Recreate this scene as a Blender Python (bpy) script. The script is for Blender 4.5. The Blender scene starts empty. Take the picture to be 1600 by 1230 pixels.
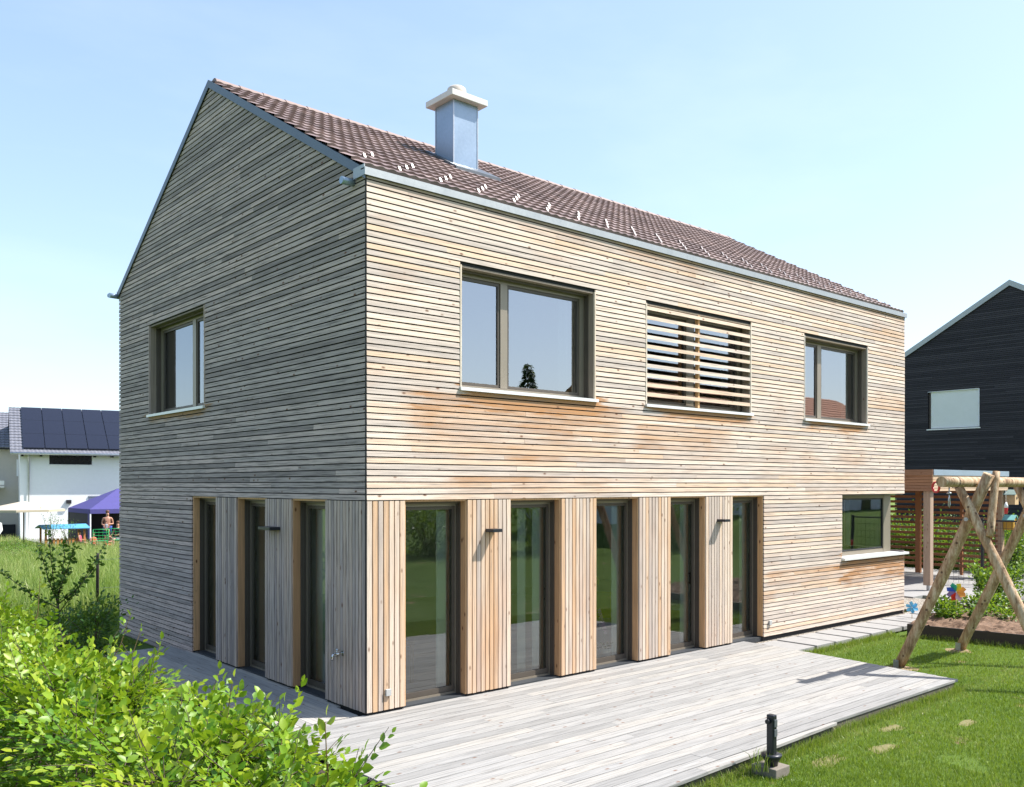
import bpy, math, random
import numpy as np
from mathutils import Vector, Matrix, noise as mnoise
random.seed(7); np.random.seed(7)
S = bpy.context.scene
C = S.collection
pi = math.pi

# ---------------------------------------------------------------- camera
cam_d = bpy.data.cameras.new('camera'); cam = bpy.data.objects.new('camera', cam_d); C.objects.link(cam)
cam.location = (-5.2464, -8.4789, 2.5567)
cam.rotation_euler = (pi/2-0.0042, -0.0004, -0.7161)
cam_d.sensor_width = 36; cam_d.lens = 31.396; cam_d.shift_y = 0.0930
cam_d.clip_start = 0.1; cam_d.clip_end = 3000
S.camera = cam

# ---------------------------------------------------------------- sky and sun
SUN = Vector((0.60, -0.42, 1.0)).normalized()          # towards the sun
elev = math.asin(SUN.z); azim = math.atan2(SUN.x, SUN.y)   # azimuth clockwise from +Y
w = bpy.data.worlds.new('World'); S.world = w; w.use_nodes = True
nt = w.node_tree; nt.nodes.clear()
sky = nt.nodes.new('ShaderNodeTexSky'); sky.sky_type = 'NISHITA'; sky.sun_disc = False
sky.sun_elevation = elev; sky.sun_rotation = azim
sky.altitude = 400; sky.air_density = 1.0; sky.dust_density = 1.6; sky.ozone_density = 2.0
bg = nt.nodes.new('ShaderNodeBackground'); bg.inputs['Strength'].default_value = 0.15
hs = nt.nodes.new('ShaderNodeHueSaturation'); hs.inputs['Saturation'].default_value = 1.08; hs.inputs['Value'].default_value = 1.68
gm = nt.nodes.new('ShaderNodeGamma'); gm.inputs[1].default_value = 0.66
tm = nt.nodes.new('ShaderNodeMix'); tm.data_type = 'RGBA'; tm.blend_type = 'MULTIPLY'; tm.inputs[0].default_value = 1.0; tm.inputs[7].default_value = (0.955, 0.975, 1.01, 1)
wo = nt.nodes.new('ShaderNodeOutputWorld')
nt.links.new(sky.outputs[0], gm.inputs[0]); nt.links.new(gm.outputs[0], hs.inputs['Color']); nt.links.new(hs.outputs[0], tm.inputs[6]); 
# faint high cloud veils
tc = nt.nodes.new('ShaderNodeTexCoord'); mp = nt.nodes.new('ShaderNodeMapping'); mp.inputs['Scale'].default_value = (1.6, 2.6, 7.0)
cn_ = nt.nodes.new('ShaderNodeTexNoise'); cn_.inputs['Scale'].default_value = 1.7; cn_.inputs['Detail'].default_value = 6; cn_.inputs['Roughness'].default_value = 0.55
cr_ = nt.nodes.new('ShaderNodeMapRange'); cr_.inputs[1].default_value = 0.48; cr_.inputs[2].default_value = 0.80; cr_.inputs[3].default_value = 0.0; cr_.inputs[4].default_value = 0.08
cm_ = nt.nodes.new('ShaderNodeMix'); cm_.data_type = 'RGBA'; cm_.inputs[7].default_value = (5.6, 5.8, 6.2, 1)
nt.links.new(tc.outputs['Generated'], mp.inputs[0]); nt.links.new(mp.outputs[0], cn_.inputs['Vector']); nt.links.new(cn_.outputs[0], cr_.inputs[0])
nt.links.new(cr_.outputs[0], cm_.inputs[0]); nt.links.new(tm.outputs[2], cm_.inputs[6]); nt.links.new(cm_.outputs[2], bg.inputs[0]); nt.links.new(bg.outputs[0], wo.inputs[0])
sd = bpy.data.lights.new('sun', 'SUN'); sd.energy = 5.0; sd.angle = math.radians(0.53); sd.color = (1.0, 0.95, 0.895)
sun = bpy.data.objects.new('sun', sd); C.objects.link(sun)
sun.rotation_euler = SUN.to_track_quat('Z', 'Y').to_euler(); sun.location = (10, -10, 20)
S.view_settings.view_transform = 'Standard'; S.view_settings.look = 'None'
S.view_settings.exposure = 0.94; S.view_settings.gamma = 1.0
S.cycles.max_bounces = 8; S.cycles.transparent_max_bounces = 12; S.cycles.diffuse_bounces = 4
S.cycles.caustics_reflective = False; S.cycles.caustics_refractive = False

# ---------------------------------------------------------------- node helpers
class NT:
    def __init__(s, name):
        s.m = bpy.data.materials.new(name); s.m.use_nodes = True
        s.t = s.m.node_tree; s.t.nodes.clear()
        s.out = s.t.nodes.new('ShaderNodeOutputMaterial')
    def n(s, typ, ins=None, **kw):
        x = s.t.nodes.new('ShaderNode'+typ)
        for k, v in kw.items(): setattr(x, k, v)
        for k, v in (ins or {}).items():
            if isinstance(v, bpy.types.NodeSocket): s.t.links.new(v, x.inputs[k])
            else:
                try: x.inputs[k].default_value = v
                except Exception: x.inputs[k].default_value = (*v, 1) if len(v) == 3 else v
        return x
    def math(s, op, a, b=0.0, c=0.0, clamp=False):
        return s.n('Math', {0: a, 1: b, 2: c}, operation=op, use_clamp=clamp).outputs[0]
    def mix(s, f, a, b, blend='MIX'):
        x = s.t.nodes.new('ShaderNodeMix'); x.data_type = 'RGBA'; x.blend_type = blend
        for idx, v in ((0, f), (6, a), (7, b)):
            if isinstance(v, bpy.types.NodeSocket): s.t.links.new(v, x.inputs[idx])
            else: x.inputs[idx].default_value = v if idx == 0 else ((*v, 1) if len(v) == 3 else v)
        return x.outputs[2]
    def ramp(s, f, stops):
        x = s.n('ValToRGB', {0: f}); e = x.color_ramp.elements
        while len(e) < len(stops): e.new(0.5)
        for el, (p, c) in zip(e, stops):
            el.position = p; el.color = (*c, 1) if not isinstance(c, (int, float)) else (c, c, c, 1)
        return x.outputs[0]
    def pos(s): return s.n('NewGeometry').outputs['Position']
    def vmul(s, v, k): return s.n('VectorMath', {0: v, 1: k}, operation='MULTIPLY').outputs[0]
    def noise(s, v, scale, detail=3, rough=0.55, dist=0.0):
        return s.n('TexNoise', {'Vector': v, 'Scale': scale, 'Detail': detail, 'Roughness': rough, 'Distortion': dist}).outputs[0]
    def bump(s, h, strength=0.3, dist=0.01, normal=None):
        d = {'Height': h, 'Strength': strength, 'Distance': dist}
        if normal: d['Normal'] = normal
        return s.n('Bump', d).outputs[0]
    def pbr(s, col, rough=0.6, metal=0.0, normal=None, spec=0.5, **kw):
        d = {'Base Color': col, 'Roughness': rough, 'Metallic': metal, 'Specular IOR Level': spec}
        if normal: d['Normal'] = normal
        d.update(kw)
        b = s.n('BsdfPrincipled', d); s.t.links.new(b.outputs[0], s.out.inputs[0]); return s.m
    def surf(s, sock): s.t.links.new(sock, s.out.inputs[0]); return s.m
    def attr(s, name='bc'):
        a = s.n('Attribute', attribute_name=name); sp = s.n('SeparateColor', {0: a.outputs['Color']})
        return sp.outputs[0], sp.outputs[1], sp.outputs[2]

def plain(name, col, rough=0.6, metal=0.0, var=0.12, scale=6.0, bump=0.0, spec=0.5):
    t = NT(name); p = t.pos()
    n1 = t.noise(p, scale, 4); n2 = t.noise(p, scale*9, 3)
    f = t.math('ADD', t.math('MULTIPLY', n1, 0.6), t.math('MULTIPLY', n2, 0.4))
    lo = tuple(c*(1-var) for c in col); hi = tuple(min(1, c*(1+var)) for c in col)
    cc = t.ramp(f, [(0.3, lo), (0.7, hi)])
    r = t.math('MULTIPLY_ADD', f, 0.2, rough-0.1)
    nm = t.bump(n2, bump, 0.005) if bump else None
    return t.pbr(cc, r, metal, nm, spec)

def wood(name, axis, tones, orange=0.5, knots=1.0, stains=(), rough=0.72, blot=1.0, dark=1.0, orange_col=(0.50, 0.235, 0.09)):
    """tones: three colours silver / cream / tan; stains: (axis index, u0, u1, ztop, depth, amount)"""
    t = NT(name); p = t.pos(); r, g, b = t.attr()
    off = t.n('CombineXYZ', {0: t.math('MULTIPLY', g, 31.0), 1: t.math('MULTIPLY', b, 17.0), 2: t.math('MULTIPLY', g, 23.0)}).outputs[0]
    po = t.n('VectorMath', {0: p, 1: off}, operation='ADD').outputs[0]
    sc = [14, 14, 14]; sc[axis] = 0.9
    fine = [75, 75, 75]; fine[axis] = 2.2
    gr = t.noise(t.vmul(po, tuple(sc)), 1.0, 4, 0.6, 0.3)
    gf = t.noise(t.vmul(po, tuple(fine)), 1.0, 3, 0.6)
    tone = t.math('ADD', t.math('MULTIPLY', r, 0.58), t.math('MULTIPLY', gr, 0.46))
    col = t.ramp(tone, [(0.22, tones[0]), (0.5, tones[1]), (0.80, tones[2])])
    # large blotches where the boards kept their orange, streaky along the grain
    bs = [0.9, 0.9, 0.9]; bs[axis] = 0.45
    bl = t.noise(t.vmul(p, tuple(bs)), 1.0, 3, 0.6)
    m = t.math('MULTIPLY', t.math('SUBTRACT', bl, 0.50, clamp=True), 2.6*blot)
    m = t.math('MULTIPLY', m, t.math('MULTIPLY_ADD', b, 1.3, 0.15))
    st = [3.5, 3.5, 7.0]; st[axis] = 1.0
    if axis == 2: st = [9.0, 9.0, 1.0]
    sn = t.noise(t.vmul(po, tuple(st)), 1.0, 4, 0.65)
    sx = t.n('SeparateXYZ', {0: p}).outputs
    for (ax, u0, u1, zt, dep, amt) in stains:
        wob = t.math('MULTIPLY', t.math('SUBTRACT', sn, 0.5), 1.6)
        u = t.math('ADD', sx[ax], wob)
        a1 = t.n('MapRange', {0: u, 1: u0, 2: u0+0.35, 3: 0, 4: 1}).outputs[0]
        a2 = t.n('MapRange', {0: u, 1: u1-0.35, 2: u1, 3: 1, 4: 0}).outputs[0]
        zz = t.math('ADD', sx[2], t.math('MULTIPLY', t.math('SUBTRACT', sn, 0.5), dep*1.3))
        a3 = t.n('MapRange', {0: zz, 1: zt-dep, 2: zt, 3: 0, 4: 1}).outputs[0]
        a4 = t.math('LESS_THAN', sx[2], zt+0.05)
        mm = t.math('MULTIPLY', t.math('MULTIPLY', a1, a2), t.math('MULTIPLY', a3, a4))
        m = t.math('ADD', m, t.math('MULTIPLY', mm, amt))
    m = t.math('MULTIPLY', t.math('MULTIPLY', m, t.math('MULTIPLY_ADD', sn, 1.4, 0.1)), orange, clamp=True)
    col = t.mix(m, col, orange_col)
    # fine grain
    col = t.mix(t.math('MULTIPLY', t.math('SUBTRACT', gf, 0.45, clamp=True), 2.0*dark, clamp=True), col, tuple(c*0.45 for c in tones[0]))
    # knots
    ks = [9.5, 9.5, 9.5]; ks[axis] = 4.6
    vo = t.n('TexVoronoi', {'Vector': t.vmul(po, tuple(ks)), 'Scale': 1.0, 'Randomness': 1.0}, feature='F1')
    vsep = t.n('SeparateColor', {0: vo.outputs['Color']}).outputs[0]
    kk = t.n('MapRange', {0: vo.outputs['Distance'], 1: 0.06, 2: 0.17, 3: 1, 4: 0}).outputs[0]
    kk = t.math('MULTIPLY', kk, t.math('MULTIPLY', t.math('GREATER_THAN', vsep, 0.50), 0.8*knots))
    col = t.mix(kk, col, (0.13, 0.055, 0.025))
    nm = t.bump(t.math('ADD', gr, t.math('MULTIPLY', gf, 0.7)), 0.35, 0.004)
    return t.pbr(col, rough, 0, nm, 0.25)

# ---------------------------------------------------------------- mesh helper
class MB:
    def __init__(s): s.v = []; s.f = []; s.c = []; s.sm = []
    def add(s, vs, fs, col=None, smooth=False):
        o = len(s.v); s.v += [tuple(x) for x in vs]
        c = col or (random.random(), random.random(), random.random())
        for f in fs: s.f.append(tuple(i+o for i in f)); s.c.append(c); s.sm.append(smooth)
        return s
    def box(s, x0, x1, y0, y1, z0, z1, col=None):
        vs = [(x, y, z) for z in (z0, z1) for y in (y0, y1) for x in (x0, x1)]
        return s.add(vs, [(0, 2, 3, 1), (4, 5, 7, 6), (0, 1, 5, 4), (2, 6, 7, 3), (0, 4, 6, 2), (1, 3, 7, 5)], col)
    def hexa(s, bot, top, col=None):     # two quads, same winding (ccw from above)
        return s.add(list(bot)+list(top), [(3, 2, 1, 0), (4, 5, 6, 7), (0, 1, 5, 4), (1, 2, 6, 5), (2, 3, 7, 6), (3, 0, 4, 7)], col)
    def beam(s, p0, p1, w, h, up=(0, 0, 1), col=None):
        p0 = Vector(p0); p1 = Vector(p1); d = (p1-p0).normalized(); r = d.cross(Vector(up)).normalized(); u = r.cross(d)
        q = [(-1, -1), (1, -1), (1, 1), (-1, 1)]
        return s.add([p+r*(a*w/2)+u*(b*h/2) for p in (p0, p1) for a, b in q],
                     [(0, 1, 2, 3), (7, 6, 5, 4), (0, 4, 5, 1), (1, 5, 6, 2), (2, 6, 7, 3), (3, 7, 4, 0)], col)
    def tube(s, pts, rads, n=10, col=None, cap=True, wob=0.0, smooth=True):
        pts = [Vector(p) for p in pts]; rings = []
        if isinstance(rads, (int, float)): rads = [rads]*len(pts)
        vs = []; fs = []
        d = (pts[1]-pts[0]).normalized(); ref = Vector((0, 0, 1)) if abs(d.z) < 0.9 else Vector((1, 0, 0))
        for i, p in enumerate(pts):
            d = (pts[min(i+1, len(pts)-1)]-pts[max(i-1, 0)]).normalized()
            r = d.cross(ref).normalized(); u = r.cross(d)
            for k in range(n):
                a = 2*pi*k/n; rr = rads[i]*(1+random.uniform(-wob, wob))
                vs.append(p+r*(math.cos(a)*rr)+u*(math.sin(a)*rr))
        for i in range(len(pts)-1):
            for k in range(n):
                fs.append((i*n+k, i*n+(k+1) % n, (i+1)*n+(k+1) % n, (i+1)*n+k))
        c = col or (random.random(), random.random(), random.random())
        s.add(vs, fs, c, smooth)
        if cap:
            o = len(s.v)-len(vs)
            for f in (tuple(range(o+n-1, o-1, -1)), tuple(range(o+(len(pts)-1)*n, o+len(pts)*n))):
                s.f.append(f); s.c.append(c); s.sm.append(False)
        return s
    def lathe(s, c, prof, n=20, col=None, smooth=True):
        vs = []; fs = []
        for r, z in prof:
            for k in range(n): vs.append((c[0]+r*math.cos(2*pi*k/n), c[1]+r*math.sin(2*pi*k/n), c[2]+z))
        m = len(prof)
        for i in range(m-1):
            for k in range(n): fs.append((i*n+k, i*n+(k+1) % n, (i+1)*n+(k+1) % n, (i+1)*n+k))
        fs.append(tuple(range(n-1, -1, -1))); fs.append(tuple(range((m-1)*n, m*n)))
        return s.add(vs, fs, col, smooth)
    def build(s, name, mat, parent=None, loc=None, bevel=0):
        L = Vector(loc) if loc is not None else (ORG[parent.name] if parent else Vector((0, 0, 0)))
        me = bpy.data.meshes.new(name)
        me.from_pydata([(v[0]-L.x, v[1]-L.y, v[2]-L.z) for v in s.v], [], s.f)
        a = me.attributes.new('bc', 'FLOAT_COLOR', 'CORNER')
        cnt = np.array([len(f) for f in s.f]); cc = np.repeat(np.array([(*c[:3], 1) for c in s.c], dtype=np.float32), cnt, axis=0)
        a.data.foreach_set('color', cc.ravel())
        me.polygons.foreach_set('use_smooth', s.sm)
        me.materials.append(mat); me.update()
        o = bpy.data.objects.new(name, me); C.objects.link(o)
        if parent: o.parent = parent
        else: o.location = L
        ORG[o.name] = L
        if bevel:
            b = o.modifiers.new('bevel', 'BEVEL'); b.width = bevel; b.segments = 2; b.limit_method = 'ANGLE'
        return o
ORG = {}
def tag(o, label=None, cat=None, group=None, kind=None):
    if label: o['label'] = label
    if cat: o['category'] = cat
    if group: o['group'] = group
    if kind: o['kind'] = kind
    return o
def thing(name, loc, label, cat, group=None):
    o = bpy.data.objects.new(name, None); C.objects.link(o); o.location = loc; o.empty_display_size = 0.2
    ORG[o.name] = Vector(loc); return tag(o, label, cat, group)
def copy_tree(o, parent=None):
    c = o.copy(); C.objects.link(c); ORG[c.name] = ORG[o.name]
    if parent: c.parent = parent
    for ch in [x for x in o.children]: copy_tree(ch, c)
    return c

_R = Matrix.Rotation(-0.7161, 3, 'Z') @ Matrix.Rotation(-0.0004, 3, 'Y') @ Matrix.Rotation(pi/2-0.0042, 3, 'X')
def at(u, v, D):     # survey of the photograph: pixel and distance -> point of the site
    d = _R @ Vector(((u-800)/1395.36, -(v-763.87)/1395.36, -1)); return Vector(cam.location)+d*D
def ss(x, a, b):
    t = max(0.0, min(1.0, (x-a)/(b-a))); return t*t*(3-2*t)
def gz(x, y):        # terrain
    z = -0.12 - 0.42*ss(y, 12, 36)
    z += 1.25*ss(x, 22.5, 30)*(1-ss(y, 14, 24))
    return z

# ---------------------------------------------------------------- materials
M = {}
M['facade'] = wood('facade larch', 0, ((0.46, 0.40, 0.35), (0.69, 0.58, 0.475), (0.64, 0.475, 0.335)), 1.0, 1.1, dark=1.2,
    stains=((0, 1.2, 3.9, 3.72, 0.22, 3.2), (0, 4.6, 7.5, 3.72, 0.22, 2.6), (0, 8.9, 11.3, 3.72, 0.2, 2.6), (0, 10.2, 13.2, 1.25, 0.65, 2.2),
            (0, 0.4, 4.4, 3.6, 0.75, 0.9), (0, 4.3, 7.0, 3.4, 0.5, 0.55), (0, 1.0, 4.2, 2.62, 0.3, 0.6), (0, -0.5, 13, 6.0, 0.22, 0.55), (0, 7.6, 11, 1.05, 0.4, 0.6)), orange_col=(0.42, 0.215, 0.09))
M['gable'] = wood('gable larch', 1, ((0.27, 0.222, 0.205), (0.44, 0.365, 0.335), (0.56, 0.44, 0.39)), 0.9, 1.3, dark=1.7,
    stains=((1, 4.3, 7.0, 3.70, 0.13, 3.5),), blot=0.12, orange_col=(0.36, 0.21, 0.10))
M['pier_s'] = wood('pier larch south', 2, ((0.44, 0.37, 0.315), (0.66, 0.545, 0.43), (0.58, 0.38, 0.225)), 0.8, 0.9, blot=1.0, orange_col=(0.50, 0.24, 0.10))
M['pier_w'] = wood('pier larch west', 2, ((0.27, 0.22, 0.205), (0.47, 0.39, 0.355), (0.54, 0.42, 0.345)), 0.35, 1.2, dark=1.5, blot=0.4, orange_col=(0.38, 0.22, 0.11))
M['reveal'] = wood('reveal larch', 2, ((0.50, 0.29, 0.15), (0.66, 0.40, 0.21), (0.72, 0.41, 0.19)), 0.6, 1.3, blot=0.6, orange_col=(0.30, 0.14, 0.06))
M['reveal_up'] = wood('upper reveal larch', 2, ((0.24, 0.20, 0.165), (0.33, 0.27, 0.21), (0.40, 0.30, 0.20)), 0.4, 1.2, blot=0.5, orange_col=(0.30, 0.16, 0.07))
M['deck'] = wood('deck larch', 0, ((0.245, 0.242, 0.232), (0.315, 0.311, 0.298), (0.35, 0.335, 0.305)), 0.35, 1.0, blot=0.25, dark=1.3, orange_col=(0.33, 0.19, 0.10))
M['deck_y'] = wood('deck larch west', 1, ((0.29, 0.285, 0.27), (0.38, 0.37, 0.345), (0.42, 0.39, 0.34)), 0.2, 1.0, blot=0.2, dark=1.3, orange_col=(0.33, 0.2, 0.11))
M['brownwood'] = wood('stained larch', 0, ((0.20, 0.085, 0.042), (0.29, 0.125, 0.06), (0.36, 0.16, 0.075)), 0.2, 0.6, orange_col=(0.3, 0.12, 0.05))
M['carport'] = wood('carport larch', 0, ((0.50, 0.38, 0.27), (0.60, 0.45, 0.31), (0.62, 0.42, 0.25)), 0.5, 0.8, orange_col=(0.5, 0.26, 0.12))
M['carport_shade'] = wood('carport larch in shade', 1, ((0.26, 0.15, 0.09), (0.33, 0.18, 0.11), (0.38, 0.20, 0.11)), 0.5, 0.8, orange_col=(0.33, 0.15, 0.07))  # same larch as the front, shade of the west side put into the colour
M['post'] = wood('post larch', 2, ((0.36, 0.26, 0.19), (0.46, 0.34, 0.25), (0.50, 0.34, 0.21)), 0.4, 0.8, orange_col=(0.4, 0.2, 0.1))
M['black'] = plain('black membrane', (0.012, 0.012, 0.013), 0.8)
M['plinth'] = plain('plinth', (0.03, 0.035, 0.04), 0.6)
M['white'] = plain('white plaster', (0.80, 0.82, 0.78), 0.85, var=0.03)
M['brown'] = plain('bronze metal', (0.27, 0.23, 0.175), 0.42, 0.35, 0.05)
M['brownd'] = plain('dark bronze metal', (0.105, 0.088, 0.07), 0.45, 0.3, 0.08)
M['gasket'] = plain('gasket', (0.01, 0.011, 0.014), 0.5)
M['sill'] = plain('white sill metal', (0.72, 0.72, 0.70), 0.4, 0.2, 0.04)
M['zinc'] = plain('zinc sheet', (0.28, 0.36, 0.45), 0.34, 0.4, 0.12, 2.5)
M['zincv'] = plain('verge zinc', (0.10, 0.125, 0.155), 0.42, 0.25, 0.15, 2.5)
M['zincd'] = plain('weathered zinc', (0.36, 0.38, 0.38), 0.5, 0.55, 0.12, 3)
M['cap'] = plain('concrete cap', (0.60, 0.585, 0.55), 0.85, var=0.1, bump=0.3)
M['pot'] = plain('clay pot', (0.50, 0.44, 0.38), 0.8, bump=0.2)
M['oak'] = wood('oak floor', 0, ((0.42, 0.32, 0.22), (0.50, 0.38, 0.27), (0.56, 0.44, 0.31)), 0.2, 0.3, rough=0.4)
M['anthracite'] = plain('anthracite paint', (0.02, 0.022, 0.028), 0.38, 0.2)
M['chrome'] = plain('chrome', (0.6, 0.6, 0.6), 0.15, 1.0)
M['steel'] = plain('galvanised steel', (0.42, 0.44, 0.46), 0.4, 0.8)
M['hook'] = plain('snow guard metal', (0.26, 0.24, 0.235), 0.35, 0.55)
M['grey'] = plain('grey plastic', (0.42, 0.42, 0.40), 0.5)
M['curtain'] = plain('curtain', (0.84, 0.90, 0.84), 0.9, var=0.05)
M['yellow'] = plain('yellow plastic', (0.80, 0.78, 0.04), 0.35)
M['ceramic'] = plain('white ceramic', (0.75, 0.76, 0.72), 0.25, var=0.03)
M['leaf_dark'] = plain('dark leaf', (0.03, 0.09, 0.02), 0.4, var=0.4)
M['pink'] = plain('pink petals', (0.55, 0.30, 0.38), 0.6, var=0.3, scale=30)
M['concrete'] = plain('concrete', (0.19, 0.165, 0.135), 0.9, var=0.2, bump=0.4)
M['cortenn'] = plain('dark edging board', (0.035, 0.022, 0.018), 0.65, var=0.3)
M['orange'] = plain('orange tool', (0.65, 0.13, 0.02), 0.4)
M['red'] = plain('red plastic', (0.55, 0.03, 0.03), 0.4)
M['lightwood'] = plain('pale wood', (0.55, 0.38, 0.2), 0.6, var=0.2, scale=12)
M['purple'] = plain('boxes', (0.16, 0.12, 0.22), 0.6, scale=14, var=0.4)

def glass(name, refl=1.9, tint=(0.82, 0.87, 0.84)):
    t = NT(name)
    fr = t.n('Fresnel', {'IOR': refl}).outputs[0]
    gl = t.n('BsdfGlossy', {'Color': (0.92, 0.95, 0.97, 1), 'Roughness': 0.005}).outputs[0]
    p = t.pos(); nz = t.noise(p, 1.1, 2, 0.4)
    t.t.links.new(t.bump(nz, 0.06, 0.02), gl.node.inputs['Normal'])
    tr = t.n('BsdfTransparent', {'Color': (*tint, 1)}).outputs[0]
    mx = t.n('MixShader', {0: fr, 1: tr, 2: gl}).outputs[0]
    return t.surf(mx)
M['glass'] = glass('window glass', 2.4, (0.96, 1.0, 0.97))
M['glass_up'] = glass('upper window glass', 3.9, (0.86, 0.92, 0.90))

def tile_mat():
    t = NT('roof tiles'); p = t.pos(); r, g, b = t.attr()
    n = t.noise(p, 3.0, 4); n2 = t.noise(p, 90, 3)
    f = t.math('ADD', t.math('MULTIPLY', r, 0.45), t.math('ADD', t.math('MULTIPLY', n, 0.35), t.math('MULTIPLY', n2, 0.3)))
    col = t.ramp(f, [(0.2, (0.125, 0.088, 0.082)), (0.55, (0.215, 0.155, 0.142)), (0.9, (0.33, 0.245, 0.22))])
    return t.pbr(col, 0.62, 0, t.bump(n2, 0.25, 0.004), 0.4)
M['tiles'] = tile_mat()

def leaf_mat(name, stops, trans=0.45, rough=0.45):
    t = NT(name); r, g, b = t.attr(); p = t.pos()
    n = t.noise(p, 2.2, 3)
    f = t.math('ADD', t.math('MULTIPLY', r, 0.7), t.math('MULTIPLY', n, 0.3))
    col = t.ramp(f, stops)
    bs = t.n('BsdfPrincipled', {'Base Color': col, 'Roughness': rough, 'Specular IOR Level': 0.35}).outputs[0]
    tc = t.mix(0.6, col, (0.35, 0.5, 0.02), 'MIX')
    tl = t.n('BsdfTranslucent', {'Color': tc}).outputs[0]
    return t.surf(t.n('MixShader', {0: trans, 1: bs, 2: tl}).outputs[0])
M['hedge'] = leaf_mat('hornbeam leaves', [(0.08, (0.018, 0.065, 0.008)), (0.36, (0.075, 0.19, 0.012)), (0.68, (0.19, 0.305, 0.015)), (0.93, (0.34, 0.385, 0.03)), (1.0, (0.48, 0.30, 0.06))], 0.30, 0.42)
M['apple'] = leaf_mat('tree leaves', [(0.1, (0.02, 0.06, 0.015)), (0.6, (0.05, 0.12, 0.03)), (1.0, (0.12, 0.2, 0.05))], 0.3)
M['shrub'] = leaf_mat('shrub leaves', [(0.1, (0.025, 0.075, 0.012)), (0.5, (0.07, 0.17, 0.02)), (0.9, (0.18, 0.28, 0.05)), (1.0, (0.30, 0.34, 0.12))], 0.35)
M['fir'] = leaf_mat('fir needles', [(0.1, (0.015, 0.035, 0.015)), (0.9, (0.05, 0.09, 0.03))], 0.1)
M['grassblade'] = leaf_mat('lawn grass blades', [(0.1, (0.045, 0.105, 0.012)), (0.45, (0.125, 0.20, 0.024)), (0.75, (0.24, 0.30, 0.06)), (1.0, (0.42, 0.35, 0.17))], 0.3)
M['meadow'] = leaf_mat('meadow grass blades', [(0.05, (0.07, 0.16, 0.03)), (0.4, (0.21, 0.30, 0.07)), (0.7, (0.36, 0.40, 0.15)), (1.0, (0.52, 0.46, 0.26))], 0.3)
M['bark'] = plain('bark', (0.09, 0.065, 0.045), 0.85, var=0.35, scale=20, bump=0.5)

def log_mat():
    t = NT('peeled log'); p = t.pos(); r, g, b = t.attr()
    n = t.noise(t.vmul(p, (16, 16, 3.2)), 1.0, 4, 0.65); n2 = t.noise(t.vmul(p, (90, 90, 14)), 1.0, 3)
    f = t.math('ADD', t.math('MULTIPLY', n, 0.7), t.math('MULTIPLY', n2, 0.3))
    col = t.ramp(f, [(0.34, (0.14, 0.078, 0.042)), (0.48, (0.36, 0.23, 0.125)), (0.64, (0.60, 0.47, 0.32))])
    vo = t.n('TexVoronoi', {'Vector': p, 'Scale': 9.0}, feature='F1')
    kk = t.n('MapRange', {0: vo.outputs['Distance'], 1: 0.10, 2: 0.2, 3: 0.85, 4: 0}).outputs[0]
    vsep = t.n('SeparateColor', {0: vo.outputs['Color']}).outputs[0]
    kk = t.math('MULTIPLY', kk, t.math('GREATER_THAN', vsep, 0.4))
    col = t.mix(kk, col, (0.055, 0.025, 0.014))
    nm = t.bump(t.math('SUBTRACT', f, t.math('MULTIPLY', kk, 0.3)), 0.6, 0.015)
    return t.pbr(col, 0.7, 0, nm, 0.3)
M['log'] = log_mat()

def ground_mat():
    t = NT('ground'); p = t.pos(); x = t.n('SeparateXYZ', {0: p}).outputs
    n1 = t.noise(p, 0.8, 4); n2 = t.noise(p, 14, 4); n3 = t.noise(p, 70, 3)
    f = t.math('ADD', t.math('MULTIPLY', n1, 0.4), t.math('ADD', t.math('MULTIPLY', n2, 0.3), t.math('MULTIPLY', n3, 0.3)))
    g = t.ramp(f, [(0.3, (0.05, 0.095, 0.015)), (0.55, (0.10, 0.16, 0.03)), (0.75, (0.18, 0.21, 0.06))])
    dry = t.ramp(n2, [(0.3, (0.16, 0.11, 0.06)), (0.7, (0.36, 0.28, 0.16))])
    d = t.n('MapRange', {0: t.noise(p, 1.7, 2), 1: 0.66, 2: 0.72, 3: 0, 4: 1}).outputs[0]
    col = t.mix(d, g, dry)
    far = t.n('MapRange', {0: x[1], 1: 11, 2: 12, 3: 0, 4: 0.6}).outputs[0]
    col = t.mix(far, col, (0.15, 0.20, 0.05))
    return t.pbr(col, 0.95, 0, t.bump(n3, 0.8, 0.03), 0.1)
M['ground'] = ground_mat()
def gravel_mat():
    t = NT('gravel'); p = t.pos()
    v = t.n('TexVoronoi', {'Vector': p, 'Scale': 42.0}, feature='F1')
    s = t.n('SeparateColor', {0: v.outputs['Color']}).outputs[0]
    col = t.ramp(s, [(0.0, (0.22, 0.19, 0.15)), (0.5, (0.38, 0.34, 0.28)), (1.0, (0.55, 0.52, 0.46))])
    col = t.mix(t.n('MapRange', {0: v.outputs['Distance'], 1: 0.35, 2: 0.7, 3: 0, 4: 0.9}).outputs[0], col, (0.08, 0.065, 0.05))
    return t.pbr(col, 0.9, 0, t.bump(v.outputs['Distance'], -1.0, 0.02), 0.2)
M['gravel'] = gravel_mat()
M['slab'] = plain('paving slab', (0.27, 0.265, 0.255), 0.85, var=0.1, scale=8, bump=0.2)
M['soil'] = plain('soil', (0.17, 0.105, 0.065), 0.95, var=0.6, scale=14, bump=1.0)
M['mulch'] = plain('dark soil', (0.04, 0.028, 0.02), 0.95, var=0.5, scale=14, bump=1.0)
M['blacktimber'] = wood('black timber', 1, ((0.020, 0.0185, 0.021), (0.033, 0.030, 0.034), (0.052, 0.047, 0.051)), 0.0, 0.2, rough=0.6)
M['render'] = plain('white render', (0.80, 0.80, 0.79), 0.9, var=0.03)
M['cream'] = plain('cream render', (0.50, 0.47, 0.42), 0.9, var=0.05)
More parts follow.
